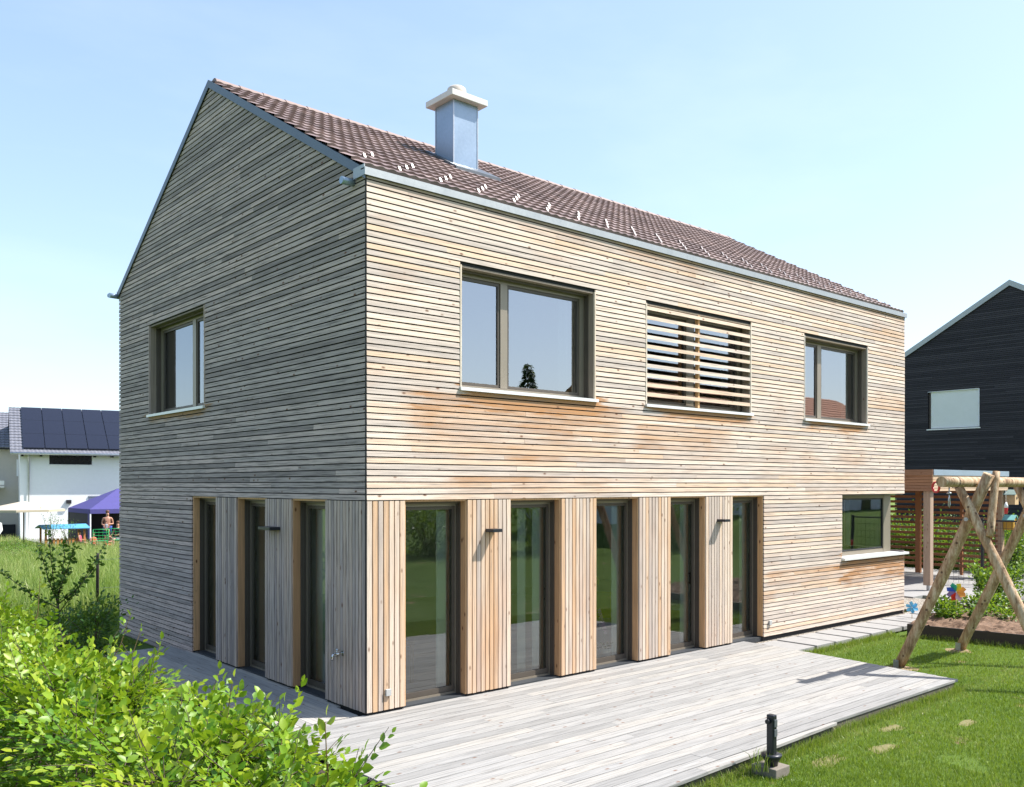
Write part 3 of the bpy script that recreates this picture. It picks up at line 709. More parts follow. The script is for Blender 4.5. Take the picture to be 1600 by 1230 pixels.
# wall fittings
for (x, z) in ((1.70, 2.0), (6.405, 2.0)):
    mb = MB(); mb.box(x, x+0.15, -0.15, -0.001, z-0.02, z+0.02); o = mb.build('wall_lamp', M['anthracite'], house, bevel=0.003)
mb = MB(); mb.box(-0.15, -0.001, 2.05, 2.38, 1.98, 2.02); mb.build('wall_lamp', M['anthracite'], house, bevel=0.003)
mb = MB(); mb.box(0.245, 0.315, -0.03, -0.001, 0.19, 0.265); mb.build('socket', M['grey'], house, bevel=0.004)
mb = MB(); mb.box(7.84, 7.91, -0.03, -0.001, 0.20, 0.28); mb.build('socket', M['grey'], house, bevel=0.004)
mb = MB(); tz = 0.63; ty = 0.50
mb.tube([(0, ty, tz), (-0.09, ty, tz)], 0.014, 12); mb.tube([(-0.005, ty, tz), (0, ty, tz)], 0.03, 16); mb.tube([(-0.09, ty, tz), (-0.13, ty, tz-0.005), (-0.14, ty, tz-0.07)], [0.014, 0.013, 0.012], 12)
mb.tube([(-0.075, ty, tz), (-0.075, ty, tz+0.045)], 0.008, 8); mb.tube([(-0.075, ty-0.035, tz+0.05), (-0.075, ty+0.035, tz+0.05)], 0.012, 8)
mb.tube([(0, ty+0.12, tz-0.03), (-0.05, ty+0.12, tz-0.03)], 0.022, 12)
mb.build('water_tap', M['chrome'], house)

# ================================================================ DECKS, PATH
def board_box(mb, x0, x1, y0, y1, z0, z1): mb.box(x0, x1, y0, y1, z0, z1)
mb = MB(); n = 26; yb0 = -3.62; y = -3.49
rows = []
bw = 0.142; yy = -3.48+27*bw
while yy > -3.47:
    rows.append((yy-bw+0.009, yy)); yy -= bw

for i, (a, b) in enumerate(rows):
    xl = -1.06+random.uniform(-0.004, 0.004); mid = (a+b)/2
    xr = 7.20 if mid > -0.25 else 7.235-(0.345)*(-0.25-mid)/3.25
    if a < -3.50: xr = 3.70
    if mid > 0.03:
        for d0, d1 in [(-0.3, -0.3)]: pass
        xl, xr = 0.5, 7.0
        if mid > 0.12: xl = 0.52
    for (s, e) in split_iv(xl, xr, 2.0, 4.5): board_box(mb, s, e, a, b, -0.028, random.uniform(-0.0012, 0.0012))
for (xa, xb) in ((-1.06, 1.3), (1.302, 3.70)):
    ya, yb_ = -3.532-0.038*(3.7-xa), -3.532-0.038*(3.7-xb)
    mb.hexa([(xa, ya, -0.028), (xb, yb_, -0.028), (xb, -3.489, -0.028), (xa, -3.489, -0.028)], [(xa, ya, 0), (xb, yb_, 0), (xb, -3.489, 0), (xa, -3.489, 0)])
deck = tag(mb.build('deck', M['deck']), kind='structure')
mb = MB(); x = -0.035
cols = []
while x > -1.0:
    cols.append((x-0.137, x)); x -= 0.142
cols = [(0.0-0.0345, 0.104), (0.109, 0.246)]+cols
for a, b in cols:
    for (s, e) in split_iv(0.11, 5.75 if b < 0.05 else 5.2, 2.0, 4.5):
        if b > 0.05: s = max(s, 0.6)
        if e > s: mb.box(a, b, s, e, -0.028, random.uniform(-0.001, 0.001))
tag(mb.build('deck', M['deck_y']), kind='structure')
mb = MB()   # joists and edge beams
mb.hexa([(-1.0, -3.67, -.15), (3.66, -3.50, -.15), (3.66, -3.46, -.15), (-1.0, -3.63, -.15)], [(-1.0, -3.67, -.03), (3.66, -3.50, -.03), (3.66, -3.46, -.03), (-1.0, -3.63, -.03)]); mb.box(3.661, 6.80, -3.46, -3.42, -0.15, -0.03)
for x in np.arange(-0.95, 6.9, 0.6): mb.box(x, x+0.06, -3.42, -0.02, -0.15, -0.032)
mb.box(-1.0, -0.95, 0.0, 5.7, -0.3, -0.03)
for y in np.arange(0.2, 5.7, 0.6): mb.box(-0.94, -0.05, y, y+0.06, -0.15, -0.032)
tag(mb.build('deck_joists', plain('joist wood', (0.09, 0.078, 0.06), 0.8, var=0.3)), kind='structure')
mb = MB(); mb.box(-1.02, 6.8, -3.4, -0.02, -0.125, -0.119); mb.box(-0.93, -0.06, 0.0, 5.68, -0.125, -0.119)
tag(mb.build('soil', M['mulch']), kind='structure')
mb = MB(); mb.box(7.1, 15.4, -0.80, 0.06, -0.14, -0.062); mb.box(13.4, 15.4, .061, 3.5, -.14, -.062); mb.box(-0.6, 0.05, 5.76, 9.2, -0.32, -0.17)
tag(mb.build('gravel', M['gravel']), kind='structure')
mb = MB()
for k in range(-1, 13):
    x0 = 7.30+k*0.60 if k >= 0 else 6.95
    if k < 0: continue
    mb.box(x0, x0+0.525, -0.86, -0.13, -0.10, -0.030+random.uniform(-0.003, 0.003))
tag(mb.build('path', M['slab'], bevel=0.004), kind='structure')
mb = MB()   # paved terrace in front of the carport
yy = -0.9
for i in range(14):
    for j in range(9):
        x0 = 15.3+j*1.0+(0.5 if i % 2 else 0); y0 = -5.0+i*0.6
        if x0 > 22.3: continue
        mb.box(x0, x0+0.992, y0, y0+0.592, -0.10, -0.03+random.uniform(-0.002, 0.002))
tag(mb.build('pavement', M['slab']), kind='structure')
mb = MB()
i = 0; yq = 3.4
while yq < 8.2:
    mb.box(13.5, 22.3, yq, yq+0.14, -0.09, 0.0); yq += 0.145
tag(mb.build('deck', M['deck']), kind='structure')
# strip of dark soil between hedge and west deck
mb = MB()
vs = []; n = 24
for i in range(n+1):
    y = -4.6+i*0.5
    vs += [(-1.9+0.15*math.sin(i*1.3), y, -0.10), (-1.06, y, -0.10)]
mb.add(vs, [(2*i, 2*i+1, 2*i+3, 2*i+2) for i in range(n)]); tag(mb.build('soil', M['mulch']), kind='structure')

# ================================================================ LEAF / GRASS GENERATORS (numpy)
def leaves_mesh(P, D, Nn, size, name, mat, parent=None, loc=(0, 0, 0), width=0.55, fold=0.25, kindcol=None):
    """P base points, D unit directions, Nn unit normals, size lengths: pointed oval folded leaves"""
    P = np.asarray(P, float)-np.array(loc); D = np.asarray(D, float); Nn = np.asarray(Nn, float); size = np.asarray(size, float)[:, None]
    Sd = np.cross(D, Nn); Sd /= np.linalg.norm(Sd, axis=1)[:, None]+1e-9; Nn = np.cross(Sd, D); n = len(P); w_ = width/2
    v = np.stack([P, P+D*size*0.38+Sd*size*w_+Nn*size*fold*w_, P+D*size*0.72+Sd*size*w_*0.78+Nn*size*fold*w_*0.6, P+D*size-Nn*size*0.08,
                  P+D*size*0.72-Sd*size*w_*0.78+Nn*size*fold*w_*0.6, P+D*size*0.38-Sd*size*w_+Nn*size*fold*w_, P+D*size*0.5], 1).reshape(-1, 3)
    base = (np.arange(n)*7)[:, None]
    tri = np.array([[0, 1, 6], [1, 2, 6], [2, 3, 6], [3, 4, 6], [4, 5, 6], [5, 0, 6]])
    f = (base[:, :, None]+tri[None]).reshape(-1, 3)
    col = np.random.rand(n, 3) if kindcol is None else kindcol
    return tri_mesh(v, f, np.repeat(col, 18, axis=0), name, mat, parent, loc)
def tri_mesh(v, f, cornercol, name, mat, parent=None, loc=(0, 0, 0)):
    me = bpy.data.meshes.new(name); me.vertices.add(len(v)); me.vertices.foreach_set('co', np.asarray(v, np.float32).ravel())
    me.loops.add(len(f)*3); me.loops.foreach_set('vertex_index', f.astype(np.int32).ravel())
    me.polygons.add(len(f)); me.polygons.foreach_set('loop_start', np.arange(len(f), dtype=np.int32)*3)
    me.update(calc_edges=True)
    a = me.attributes.new('bc', 'FLOAT_COLOR', 'CORNER'); cc = np.ones((len(f)*3, 4), np.float32); cc[:, :3] = cornercol
    a.data.foreach_set('color', cc.ravel()); me.materials.append(mat)
    o = bpy.data.objects.new(name, me); C.objects.link(o)
    if parent: o.parent = parent
    else: o.location = loc
    ORG[o.name] = Vector(loc); return o
def unit(a): return a/(np.linalg.norm(a, axis=-1, keepdims=True)+1e-9)
def sprays(starts, dirs, lens, leaf=0.055, per=22, spread=1.0, up=(0, 0, 1), jit=0.25, shade=None):
    """flat sprays: leaves alternate left and right of a twig"""
    Ps = []; Ds = []; Ns = []; Ss = []; Cs = []
    for i, (p, d, l) in enumerate(zip(starts, dirs, lens)):
        n = max(3, int(l*per)); d = np.array(d); upv = np.array(up)+np.random.randn(3)*0.35; side = np.cross(d, upv); side /= np.linalg.norm(side)+1e-9
        nrm = np.cross(side, d); tone = random.random()
        for k in range(n):
            s = (k+0.5)/n; sg = 1 if k % 2 else -1
            ld = d*0.75+side*sg*spread*(1-0.45*s)+nrm*0.05+np.random.randn(3)*jit*0.5
            if k == n-1: ld = d
            Ps.append(p+d*(l*s)+nrm*(-0.10*l*s*s)); Ds.append(ld); Ns.append(nrm+np.random.randn(3)*jit); Ss.append(leaf*random.uniform(0.5, 1.25)*(1-0.35*abs(s-0.4)))
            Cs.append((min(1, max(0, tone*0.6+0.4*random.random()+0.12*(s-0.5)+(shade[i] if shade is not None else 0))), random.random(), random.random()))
    return np.array(Ps), unit(np.array(Ds)), unit(np.array(Ns)), np.array(Ss), np.array(Cs)

def grass(region_pts, hmin, hmax, wid, name, mat, lean=0.35, tone=None, kind='stuff'):
    P = np.asarray(region_pts); n = len(P)
    h = np.random.uniform(hmin, hmax, n); a = np.random.uniform(0, 2*pi, n); ln = np.abs(np.random.randn(n))*lean
    la = np.random.uniform(0, 2*pi, n)
    side = np.stack([np.cos(a), np.sin(a), 0*a], 1)*wid*np.random.uniform(0.7, 1.3, n)[:, None]/2
    off = np.stack([np.cos(la)*ln*h, np.sin(la)*ln*h, h*0], 1)
    mid = P+off*0.3; mid[:, 2] += h*0.55
    tip = P+off; tip[:, 2] += h*np.sqrt(np.clip(1-ln**2*0.4, 0.2, 1))
    v = np.stack([P-side, P+side, mid+side*0.8, mid-side*0.8, tip], 1).reshape(-1, 3)
    base = (np.arange(n)*5)[:, None, None]; tri = np.array([[0, 1, 2], [0, 2, 3], [3, 2, 4]])
    f = (base+tri[None]).reshape(-1, 3)
    c = np.random.rand(n, 3)
    if tone is not None: c[:, 0] = np.clip(tone, 0, 1)
    return tag(tri_mesh(v, f, np.repeat(c, 9, axis=0), name, mat), kind=kind)
def cheap_noise(x, y, s, seed=0):
    r = 0
    for k in range(4):
        a = seed*1.7+k*2.1; f = s*(1.6**k)
        r = r+np.sin(x*f*math.cos(a)+y*f*math.sin(a)+k*3.3+seed)*np.cos(y*f*math.cos(a*1.3)-x*f*math.sin(a*0.7)+seed*2)/(1.3**k)
    return r

# ---- lawn
def in_view(x, y, margin=0.06):
    dx = x+5.2464; dy = y+8.4789; fw = dx*0.6564+dy*0.7544; rt_ = dx*0.7544-dy*0.6564
    return (fw > 1) & (np.abs(rt_) < fw*(0.5735+margin)), fw
def lawn_pts(n, x0, x1, y0, y1):
    x = np.random.uniform(x0, x1, n); y = np.random.uniform(y0, y1, n); v, fw = in_view(x, y)
    keep = v & (np.random.rand(n) < np.clip(7.5/fw, 0, 1)**1.6)
    xr = np.where(y > -0.25, 7.2, 7.235-0.345*(-0.25-y)/3.25)
    deckm = (x > -1.08) & (x < xr+0.0) & (y > np.where(x < 3.7, -3.52-0.038*(3.7-x), -3.47)) & (y < 0.2)
    keep &= ~deckm & ~((x > 6.9) & (x < 13.7) & (y > -0.97) & (y < 0.1)) & ~((x > 15.2) & (y > -5.05)) & ~((x > 10.45-(y+1.15)*.165) & (y > -5.0) & (y < -0.9))
    keep &= ~((x > -1.9) & (x < 0) & (y > -4.2) & (y < 7.0)) & ~((x > 0) & (x < 12.8) & (y > 0) & (y < 8.5))
    for (px, py, r) in ((7.65, -2.33, 0.26), (9.75, -2.26, 0.24), (7.65, -4.5, 0.25)):
        keep &= (x-px)**2+(y-py)**2 > (r*(0.35+0.75*np.random.rand(n)))**2
    for (px, py, rx, ry) in ((7.4, -5.0, 0.20, 0.10), (5.25, -4.25, 0.22, 0.08), (3.6, -4.1, 0.26, 0.07), (5.9, -5.0, 0.08, 0.05), (4.4, -3.8, 0.25, 0.06)):
        keep &= ((x-px)/rx)**2+((y-py)/ry)**2 > (0.15+1.1*np.random.rand(n))
    bare = cheap_noise(x, y, 1.9, 3)
    keep &= ~((bare > 1.75) & (np.random.rand(n) < 0.7))
    x = x[keep]; y = y[keep]
    z = np.array([gz(a, b) for a, b in zip(x, y)])-0.012
    return np.stack([x, y, z], 1)
P = lawn_pts(900000, -2, 16, -9, 1)
tn = 0.43+0.13*cheap_noise(P[:, 0], P[:, 1], 1.3, 1)+0.08*cheap_noise(P[:, 0], P[:, 1], 5.3, 4)+0.25*np.random.randn(len(P))
edge = (np.abs(P[:, 1]+3.62) < 0.16) | ((P[:, 1] > -1.25) & (P[:, 0] > 7)) 
tn = np.where(edge & (np.random.rand(len(P)) < 0.45), 0.97, tn)
grass(P, 0.025, 0.055, 0.0055, 'lawn_grass', M['grassblade'], 0.5, tn)
x = np.random.uniform(-9, 3, 260000); y = np.random.uniform(1, 11.4, 260000); vw, fw = in_view(x, y); k = vw & ~((x > -1.9) & (y < 8.7) & (y < 7+0*x)) & ~((x > -0.1) & (y < 8.6))
x, y = x[k], y[k]; P = np.stack([x, y, np.array([gz(a, b) for a, b in zip(x, y)])-0.012], 1)
grass(P, 0.025, 0.05, 0.008, 'lawn_grass', M['grassblade'], 0.5, 0.45+0.2*np.random.randn(len(P)))
# ---- meadow behind the fence
n = 260000; x = np.random.uniform(-22, 16, n); y = 11.3+(np.random.rand(n)**1.4)*34; vw, fw = in_view(x, y); k = vw & ~((x > 0) & (y < 8.6))
k &= (x-0.0 < 9.5) & ~((y > 39) & (x > 6.0) & (np.random.rand(n) < 0.97))
x, y = x[k], y[k]; P = np.stack([x, y, np.array([gz(a, b) for a, b in zip(x, y)])-0.012], 1)
cn = cheap_noise(x, y, 0.6, 2)
hs = np.clip(0.42+0.16*cn, 0.18, 0.8)*np.clip(0.35+(y-11.3)*0.25, 0.3, 1.0)
tn = np.clip(0.36+0.16*cheap_noise(x, y, 0.45, 5)+0.012*(y-12)+0.18*np.random.randn(len(x)), 0, 1)
o = grass(P, 0.25, 0.60, 0.013, 'meadow_grass', M['meadow'], 0.38, tn)

# longer uncut grass along the deck and the slabs
P = []
for i in range(5200):
    x = random.uniform(-1.0, 6.9); y = (-3.54-0.038*(3.7-x) if x < 3.7 else -3.50)-abs(random.gauss(0, .05)); P.append((x, y, -.13))
for i in range(2600):
    x = random.uniform(7.1, 10.4); P.append((x, -.88-abs(random.gauss(0, .06)), -.13))
for i in range(1500):
    t_ = random.random(); P.append((10.41+.65*t_-abs(random.gauss(0, .05)), -1.15-3.95*t_, -.13))
tn = np.where(np.random.rand(len(P)) < .3, .97, .3+.4*np.random.rand(len(P)))
grass(P, .05, .12, .005, 'lawn_edge_grass', M['grassblade'], .5, tn)

# ================================================================ FOREGROUND HEDGE
def hedge_top(y): return 1.20+0.07*math.sin(y*1.7)+0.06*math.sin(y*4.1+1)+(0.13 if y < -3.6 else 0)
hedge = thing('hornbeam_hedge', (-3.6, -1.0, -0.12), 'bright green hornbeam hedge in the near left corner', 'hedge')
st = []; dr = []; ln = []; sh = []
y0, y1 = -5.35, 7.5
for i in range(15500):
    y = random.uniform(y0, y1); t = hedge_top(y); q = random.random()
    dist = y+8.48
    if dist > 8 and random.random() < 0.3: continue
    if q < 0.46:   # top
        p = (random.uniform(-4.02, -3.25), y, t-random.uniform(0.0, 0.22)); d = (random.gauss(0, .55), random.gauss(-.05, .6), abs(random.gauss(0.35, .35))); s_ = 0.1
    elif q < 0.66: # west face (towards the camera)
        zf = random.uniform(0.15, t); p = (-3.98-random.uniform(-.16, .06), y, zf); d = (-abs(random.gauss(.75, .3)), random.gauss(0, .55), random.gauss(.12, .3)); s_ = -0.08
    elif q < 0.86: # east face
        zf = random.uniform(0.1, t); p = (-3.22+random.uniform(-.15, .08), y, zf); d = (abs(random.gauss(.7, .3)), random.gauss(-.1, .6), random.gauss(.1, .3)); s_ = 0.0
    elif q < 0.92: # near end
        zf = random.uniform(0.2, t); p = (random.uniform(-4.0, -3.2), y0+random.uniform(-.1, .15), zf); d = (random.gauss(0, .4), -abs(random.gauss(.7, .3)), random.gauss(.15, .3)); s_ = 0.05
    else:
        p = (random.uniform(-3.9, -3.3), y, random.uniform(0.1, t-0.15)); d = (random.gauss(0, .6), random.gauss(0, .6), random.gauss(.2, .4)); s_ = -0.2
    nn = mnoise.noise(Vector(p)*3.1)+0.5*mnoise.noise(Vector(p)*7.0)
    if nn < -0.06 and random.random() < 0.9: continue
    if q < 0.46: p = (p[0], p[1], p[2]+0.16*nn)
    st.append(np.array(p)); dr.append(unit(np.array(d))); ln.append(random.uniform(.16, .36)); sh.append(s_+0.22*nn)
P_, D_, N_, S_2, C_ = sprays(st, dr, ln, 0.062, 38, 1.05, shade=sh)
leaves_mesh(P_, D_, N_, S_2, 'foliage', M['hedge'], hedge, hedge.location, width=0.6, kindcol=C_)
mb = MB()
for (p, d, l) in list(zip(st, dr, ln))[::2]:
    q = p+d*l; mb.tube([p-d*0.12, p+d*l*0.5, q], [0.0032, 0.0022, 0.0012], 4, cap=False)
for i in range(60):
    y = random.uniform(y0, y1); x = random.uniform(-3.8, -3.4)
    mb.tube([(x, y, -0.14), (x+random.uniform(-.1, .1), y+random.uniform(-.1, .1), 0.6), (x+random.uniform(-.2, .2), y+random.uniform(-.2, .2), 1.15)], [0.017, 0.011, 0.005], 6, cap=False)
mb.build('twigs', M['bark'], hedge)
# upright shoots standing out of the top
shoot_spots = [(-3.30, -4.95, 1.15, 0.34, 0.085), (-3.45, -5.2, 1.15, 0.26, 0.08), (-3.52, -4.9, 1.15, 0.30, 0.08), (-3.55, -4.5, 1.12, 0.34, 0.075), (-3.15, -3.5, 1.1, 0.36, 0.06), (-3.0, -2.2, 1.05, 0.40, 0.06),
               (-2.75, -0.55, 1.1, 0.35, 0.06), (-2.70, -0.9, 1.05, 0.3, 0.06), (-3.1, 0.6, 1.2, 0.5, 0.06), (-3.5, 1.6, 1.2, 0.5, 0.06), (-3.9, 1.0, 1.2, 0.35, 0.06), (-3.6, 3.0, 1.2, 0.45, 0.06), (-3.8, -1.2, 1.15, 0.3, 0.06), (-3.3, -4.1, 1.2, 0.35, 0.06), (-3.1, -4.6, 1.0, 0.35, 0.07), (-3.7, -3.0, 1.15, 0.28, 0.055)]
st = []; dr = []; ln = []; sh = []; shm = plain('young shoot', (0.16, 0.10, 0.04), 0.6, var=0.3)
for (x, y, z, h, lf) in shoot_spots:
    b = np.array((x-0.15*(x > -3.2), y, z-0.15)); top = np.array((x+random.uniform(-.05, .1), y+random.uniform(-.08, .08), z+h)); mid = (b+top)/2+np.array((random.uniform(-.05, .05), random.uniform(-.05, .05), 0))
    mb = MB(); mb.tube([b, mid, top], [0.0055, 0.004, 0.0018], 5, cap=False); mb.build('shoot', shm, hedge)
    for k in range(int(h*13)):
        s = (k+1)/(h*13+1); p = b+(top-b)*(0.25+0.75*s)
        a = k*2.6; st.append(p); dr.append(unit(np.array((math.cos(a), math.sin(a), 0.35+0.5*s)))); ln.append(random.uniform(.06, .16)*(1.1-0.5*s)); sh.append(0.22 if s > .6 else 0.1)
    st.append(top-np.array((0, 0, .06))); dr.append(np.array((0.1, 0, 1.0))); ln.append(0.1); sh.append(0.35)
P_, D_, N_, S_2, C_ = sprays(st, dr, ln, 0.066, 34, 1.0, jit=0.45, shade=sh)
leaves_mesh(P_, D_, N_, S_2, 'shoot_leaves', M['hedge'], hedge, hedge.location, width=0.52, kindcol=C_)

# ================================================================ GENERIC SHRUB / TREE
def shrub(name, loc, h, r, nleaf, leaf, label, cat, mat='shrub', group=None, stems=6, leafw=0.55, thin=0.0, colt=0.0, flat=0.5, top=1.0):
    b = Vector(loc); t = thing(name, b, label, cat, group)
    mb = MB(); tips = []
    for i in range(stems):
        a = 2*pi*i/stems+random.random(); rr = r*random.uniform(.3, .9); hh = h*random.uniform(.65, 1)*top
        m = b+Vector((math.cos(a)*rr*.3, math.sin(a)*rr*.3, hh*.5)); e = b+Vector((math.cos(a)*rr, math.sin(a)*rr, hh))
        mb.tube([b, m, e], [max(.004, h*.012), max(.003, h*.008), .003], 5, cap=False)
        for k in range(9): tips.append(b.lerp(m, k/8) if k < 3 else m.lerp(e, (k-3)/5))
    mb.build('stems', M['bark'], t)
    P = []; D = []
    for i in range(nleaf):
        c = random.choice(tips); s = r*(.32+thin*0)
        p = Vector(c)+Vector((random.gauss(0, s*.7), random.gauss(0, s*.7), random.gauss(0, s*flat)))
        if p.z < b.z+0.02: p.z = b.z+0.02+random.random()*.05
        P.append(p[:]); v = p-(b+Vector((0, 0, h*.4))); v = v.normalized()+Vector((random.gauss(0, .6), random.gauss(0, .6), random.gauss(.1, .5))); D.append(v.normalized()[:])
    N = unit(np.array([0, 0, 1.0])+np.random.randn(nleaf, 3)*.5)
    c = np.random.rand(nleaf, 3); c[:, 0] = np.clip(c[:, 0]+colt, 0, 1)
    leaves_mesh(P, D, N, np.random.uniform(.7, 1.2, nleaf)*leaf, 'foliage', M[mat], t, t.location, width=leafw, kindcol=c)
    return t

# ---- young tree with open branches behind the hedge
tb = at(92, 1000, 11.5); tb.z = -0.13
tree = thing('young_tree', tb, 'young thin-stemmed fruit tree with open spreading branches behind the hedge', 'tree')
mb = MB(); P = []; D = []
tops = [(104, 842), (118, 853), (60, 852), (165, 850), (155, 878), (0, 892), (75, 832)]
knot = at(90, 930, 11.5)
mb.tube([tb, (tb+knot)/2+Vector((.02, .0, 0)), knot], [.022, .017, .013], 8)
for i, (u, v_) in enumerate(tops):
    e = at(u, v_, 11.5+random.uniform(-.5, .5)); s0 = tb.lerp(knot, random.uniform(.8, 1.0))
    m = s0.lerp(e, .45)+Vector((0, 0, -.05 if i > 1 else 0)); pts = [s0, m, e]; mb.tube(pts, [.008, .006, .0025], 6)
    for k in range(85):
        s = .15+.85*random.random(); p = s0.lerp(m, s/.5) if s < .5 else m.lerp(e, (s-.5)/.5)
        P.append((p+Vector((random.gauss(0, .018), random.gauss(0, .018), random.gauss(0, .018))))[:]); D.append(Vector((random.gauss(0, 1), random.gauss(0, 1), random.gauss(.3, .6))).normalized()[:])
mb.build('trunk', M['bark'], tree)
nl = len(P); leaves_mesh(P, D, unit(np.random.randn(nl, 3)+np.array([0, 0, .8])), np.random.uniform(.045, .08, nl), 'crown', M['shrub'], tree, tree.location)
# small evergreen clump and sticks behind the hedge
shrub('garden_plant', at(148, 1015, 9.8)*1.0+Vector((0, 0, -.05)), .55, .42, 1300, .05, 'dark green leafy garden plant beside the gable deck', 'plant', 'apple', stems=7, colt=-.1)
shrub('garden_plant', at(100, 1010, 10.8)+Vector((0, 0, -.1)), .5, .4, 700, .045, 'small dark shrub behind the hedge left of the garden plant', 'plant', 'apple', stems=6)
# garden stake
p = at(172, 1012, 9.6); p.z = -.1; mb = MB(); mb.beam(p, p+Vector((0, 0, .42)), .045, .02); mb.box(p.x-.03, p.x+.03, p.y-.012, p.y+.012, .30, .34); tag(mb.build('plant_label', M['ceramic'], loc=p), 'small white plant label on a stake by the dark plant', 'plant label')

# ---- fence post with wires
p = at(152, 968, 18.8); p.z = gz(p.x, p.y)
fp = thing('wire_fence', p, 'low wire fence with dark wooden post at the meadow edge', 'fence')
mb = MB(); mb.tube([p+Vector((0, 0, -.1)), p+Vector((.01, 0, 1.18)), p+Vector((.012, 0, 1.24))], [.034, .031, .02], 9); mb.build('post', plain('dark post', (.035, .028, .024), .8, var=.3), fp)
mb = MB()
for hz in (.5, 1.1): mb.tube([p+Vector((0, 0, hz)), p+Vector((3.0, 0.05, hz-.03)), p+Vector((7, 0, hz))], .003, 5)
mb.build('wire', M['steel'], fp)
mb = MB(); q = p+Vector((7, 0, 0)); mb.tube([q+Vector((0, 0, -.1)), q+Vector((0, 0, 1.2))], [.034, .031], 9); mb.build('post', M['bark'], fp)

# ================================================================ BOLLARD
bx, by = 1.985, -3.83
bo = thing('power_bollard', (bx, by, -.12), 'dark socket bollard on a concrete foot at the deck edge', 'bollard')
mb = MB(); mb.box(bx-.10, bx+.13, by-.11, by+.15, -.13, -.035); mb.build('foot', M['concrete'], bo, bevel=.008)
mb = MB(); mb.lathe((bx, by, -.035), [(.055, 0), (.06, .03), (.092, .085), (.095, .105), (.05, .108)], 16); mb.build('base_flange', M['anthracite'], bo)
mb = MB(); mb.box(bx-.031, bx+.031, by-.038, by+.038, .07, .435); bb = mb.build('column', M['anthracite'], bo, bevel=.010)
for z in (.36, .27):
    mb = MB(); mb.box(bx-.023, bx+.023, by-.048, by-.0385, z-.035, z+.035); mb.build('socket', plain('socket grey', (.10, .11, .12), .4), bb, bevel=.004)
mb = MB(); mb.tube([(bx-.031, by+.01, .375), (bx-.063, by+.01, .375)], .022, 14); mb.build('socket', M['gasket'], bb)
mb = MB(); mb.tube([(bx+.032, by, .40), (bx+.032, by, .12)], .006, 6); mb.build('seam', M['steel'], bb)
# weeds round its foot
P = []; 
for i in range(60):
    a = random.random()*2*pi; r = random.uniform(.06, .16); P.append((bx+r*math.cos(a)-.06, by+.05+r*math.sin(a)*.8, -.06))
grass(P, .08, .24, .007, 'weeds', M['grassblade'], .45)

# ================================================================ SWING FRAME
swing = thing('swing_frame', (8.7, -3.33, -.12), 'large swing frame of peeled logs standing on the lawn', 'swing')
def log(p0, p1, r0, r1, name, par=swing, n=14, wav=.02):
    p0 = Vector(p0); p1 = Vector(p1); k = 9; pts = []; rr = []; w1 = Vector((random.uniform(-1, 1), random.uniform(-1, 1), 0))*wav
    for i in range(k):
        s = i/(k-1); pts.append(p0.lerp(p1, s)+w1*math.sin(s*pi)+Vector((random.uniform(-1, 1), random.uniform(-1, 1), 0))*.004); rr.append((r0+(r1-r0)*s)*random.uniform(.96, 1.05))
    mb = MB(); mb.tube(pts, rr, n, wob=.035); return mb.build(name, M['log'], par)
log((6.72, -3.33, 2.60), (10.9, -3.33, 2.60), .068, .078, 'beam')
for X, fy1 in ((7.65, -4.5), (9.78, -4.45)):
    l1 = log((X+.04, -2.28, -.16), (X+.05, -3.55, 2.71), .078, .072, 'leg')
    l2 = log((X-.10, fy1, -.16), (X-.09, -3.20, 2.54), .078, .056, 'leg')
    mb = MB(); mb.tube([(X-.20, -3.34, 2.09), (X-.18, -3.34, 2.09)], .028, 6); mb.tube([(X-.21, -3.34, 2.09), (X+.2, -3.34, 2.09)], .009, 6); mb.build('bolt', M['steel'], l1)
    s = 1 if X < 9 else -1
    log((X-.12, -3.62, 1.86), (X-.12+s*.28, -3.60, 2.74), .050, .048, 'brace')
    mb = MB()
    for fy in (-2.30, fy1):
        mb.box(X-.075, X-.07, fy-.05, fy+.03, -.14, .0); mb.box(X+.125, X+.13, fy-.05, fy+.03, -.14, .0)
        mb.tube([(X-.09, fy-.01, -.03), (X-.07, fy-.01, -.03)], .014, 6)
    mb.build('foot_anchor', M['steel'], swing)
mb = MB(); mb.tube([(6.95, -3.33, 2.53), (6.95, -3.33, 2.44)], .01, 8); mb.lathe((6.95, -3.33, 2.44), [(.03, 0), (.03, .015), (.01, .03)], 10)
mb.tube([(6.95, -3.33, 2.44), (6.93, -3.33, 2.36), (6.93, -3.33, 2.28), (6.96, -3.33, 2.26), (6.985, -3.33, 2.30), (6.97, -3.33, 2.38), (6.95, -3.33, 2.43)], .007, 6); mb.build('snap_hook', M['steel'], swing)
mb = MB()
for k in range(10):
    a = 2*pi*k/10; a2 = 2*pi*(k+1)/10; mb.tube([(7.12, -3.33+.082*math.cos(a), 2.6+.082*math.sin(a)), (7.12, -3.33+.082*math.cos(a2), 2.6+.082*math.sin(a2))], .004, 5)
mb.build('strap', M['gasket'], swing)
mb = MB(); rx, rz = 6.85, 2.56   # coiled red rope hanging from the beam end
for k in range(3):
    pts = [(rx-.03+.012*k, -3.22+.012*k+.045*math.cos(a), rz-.03+.07*math.sin(a)) for a in np.linspace(0, 2*pi, 12)]; mb.tube(pts, .010, 6)
tag(mb.build('rope_coil', M['red'], loc=(rx, -3.2, rz)), 'red rope coil hanging at the end of the swing beam', 'rope')
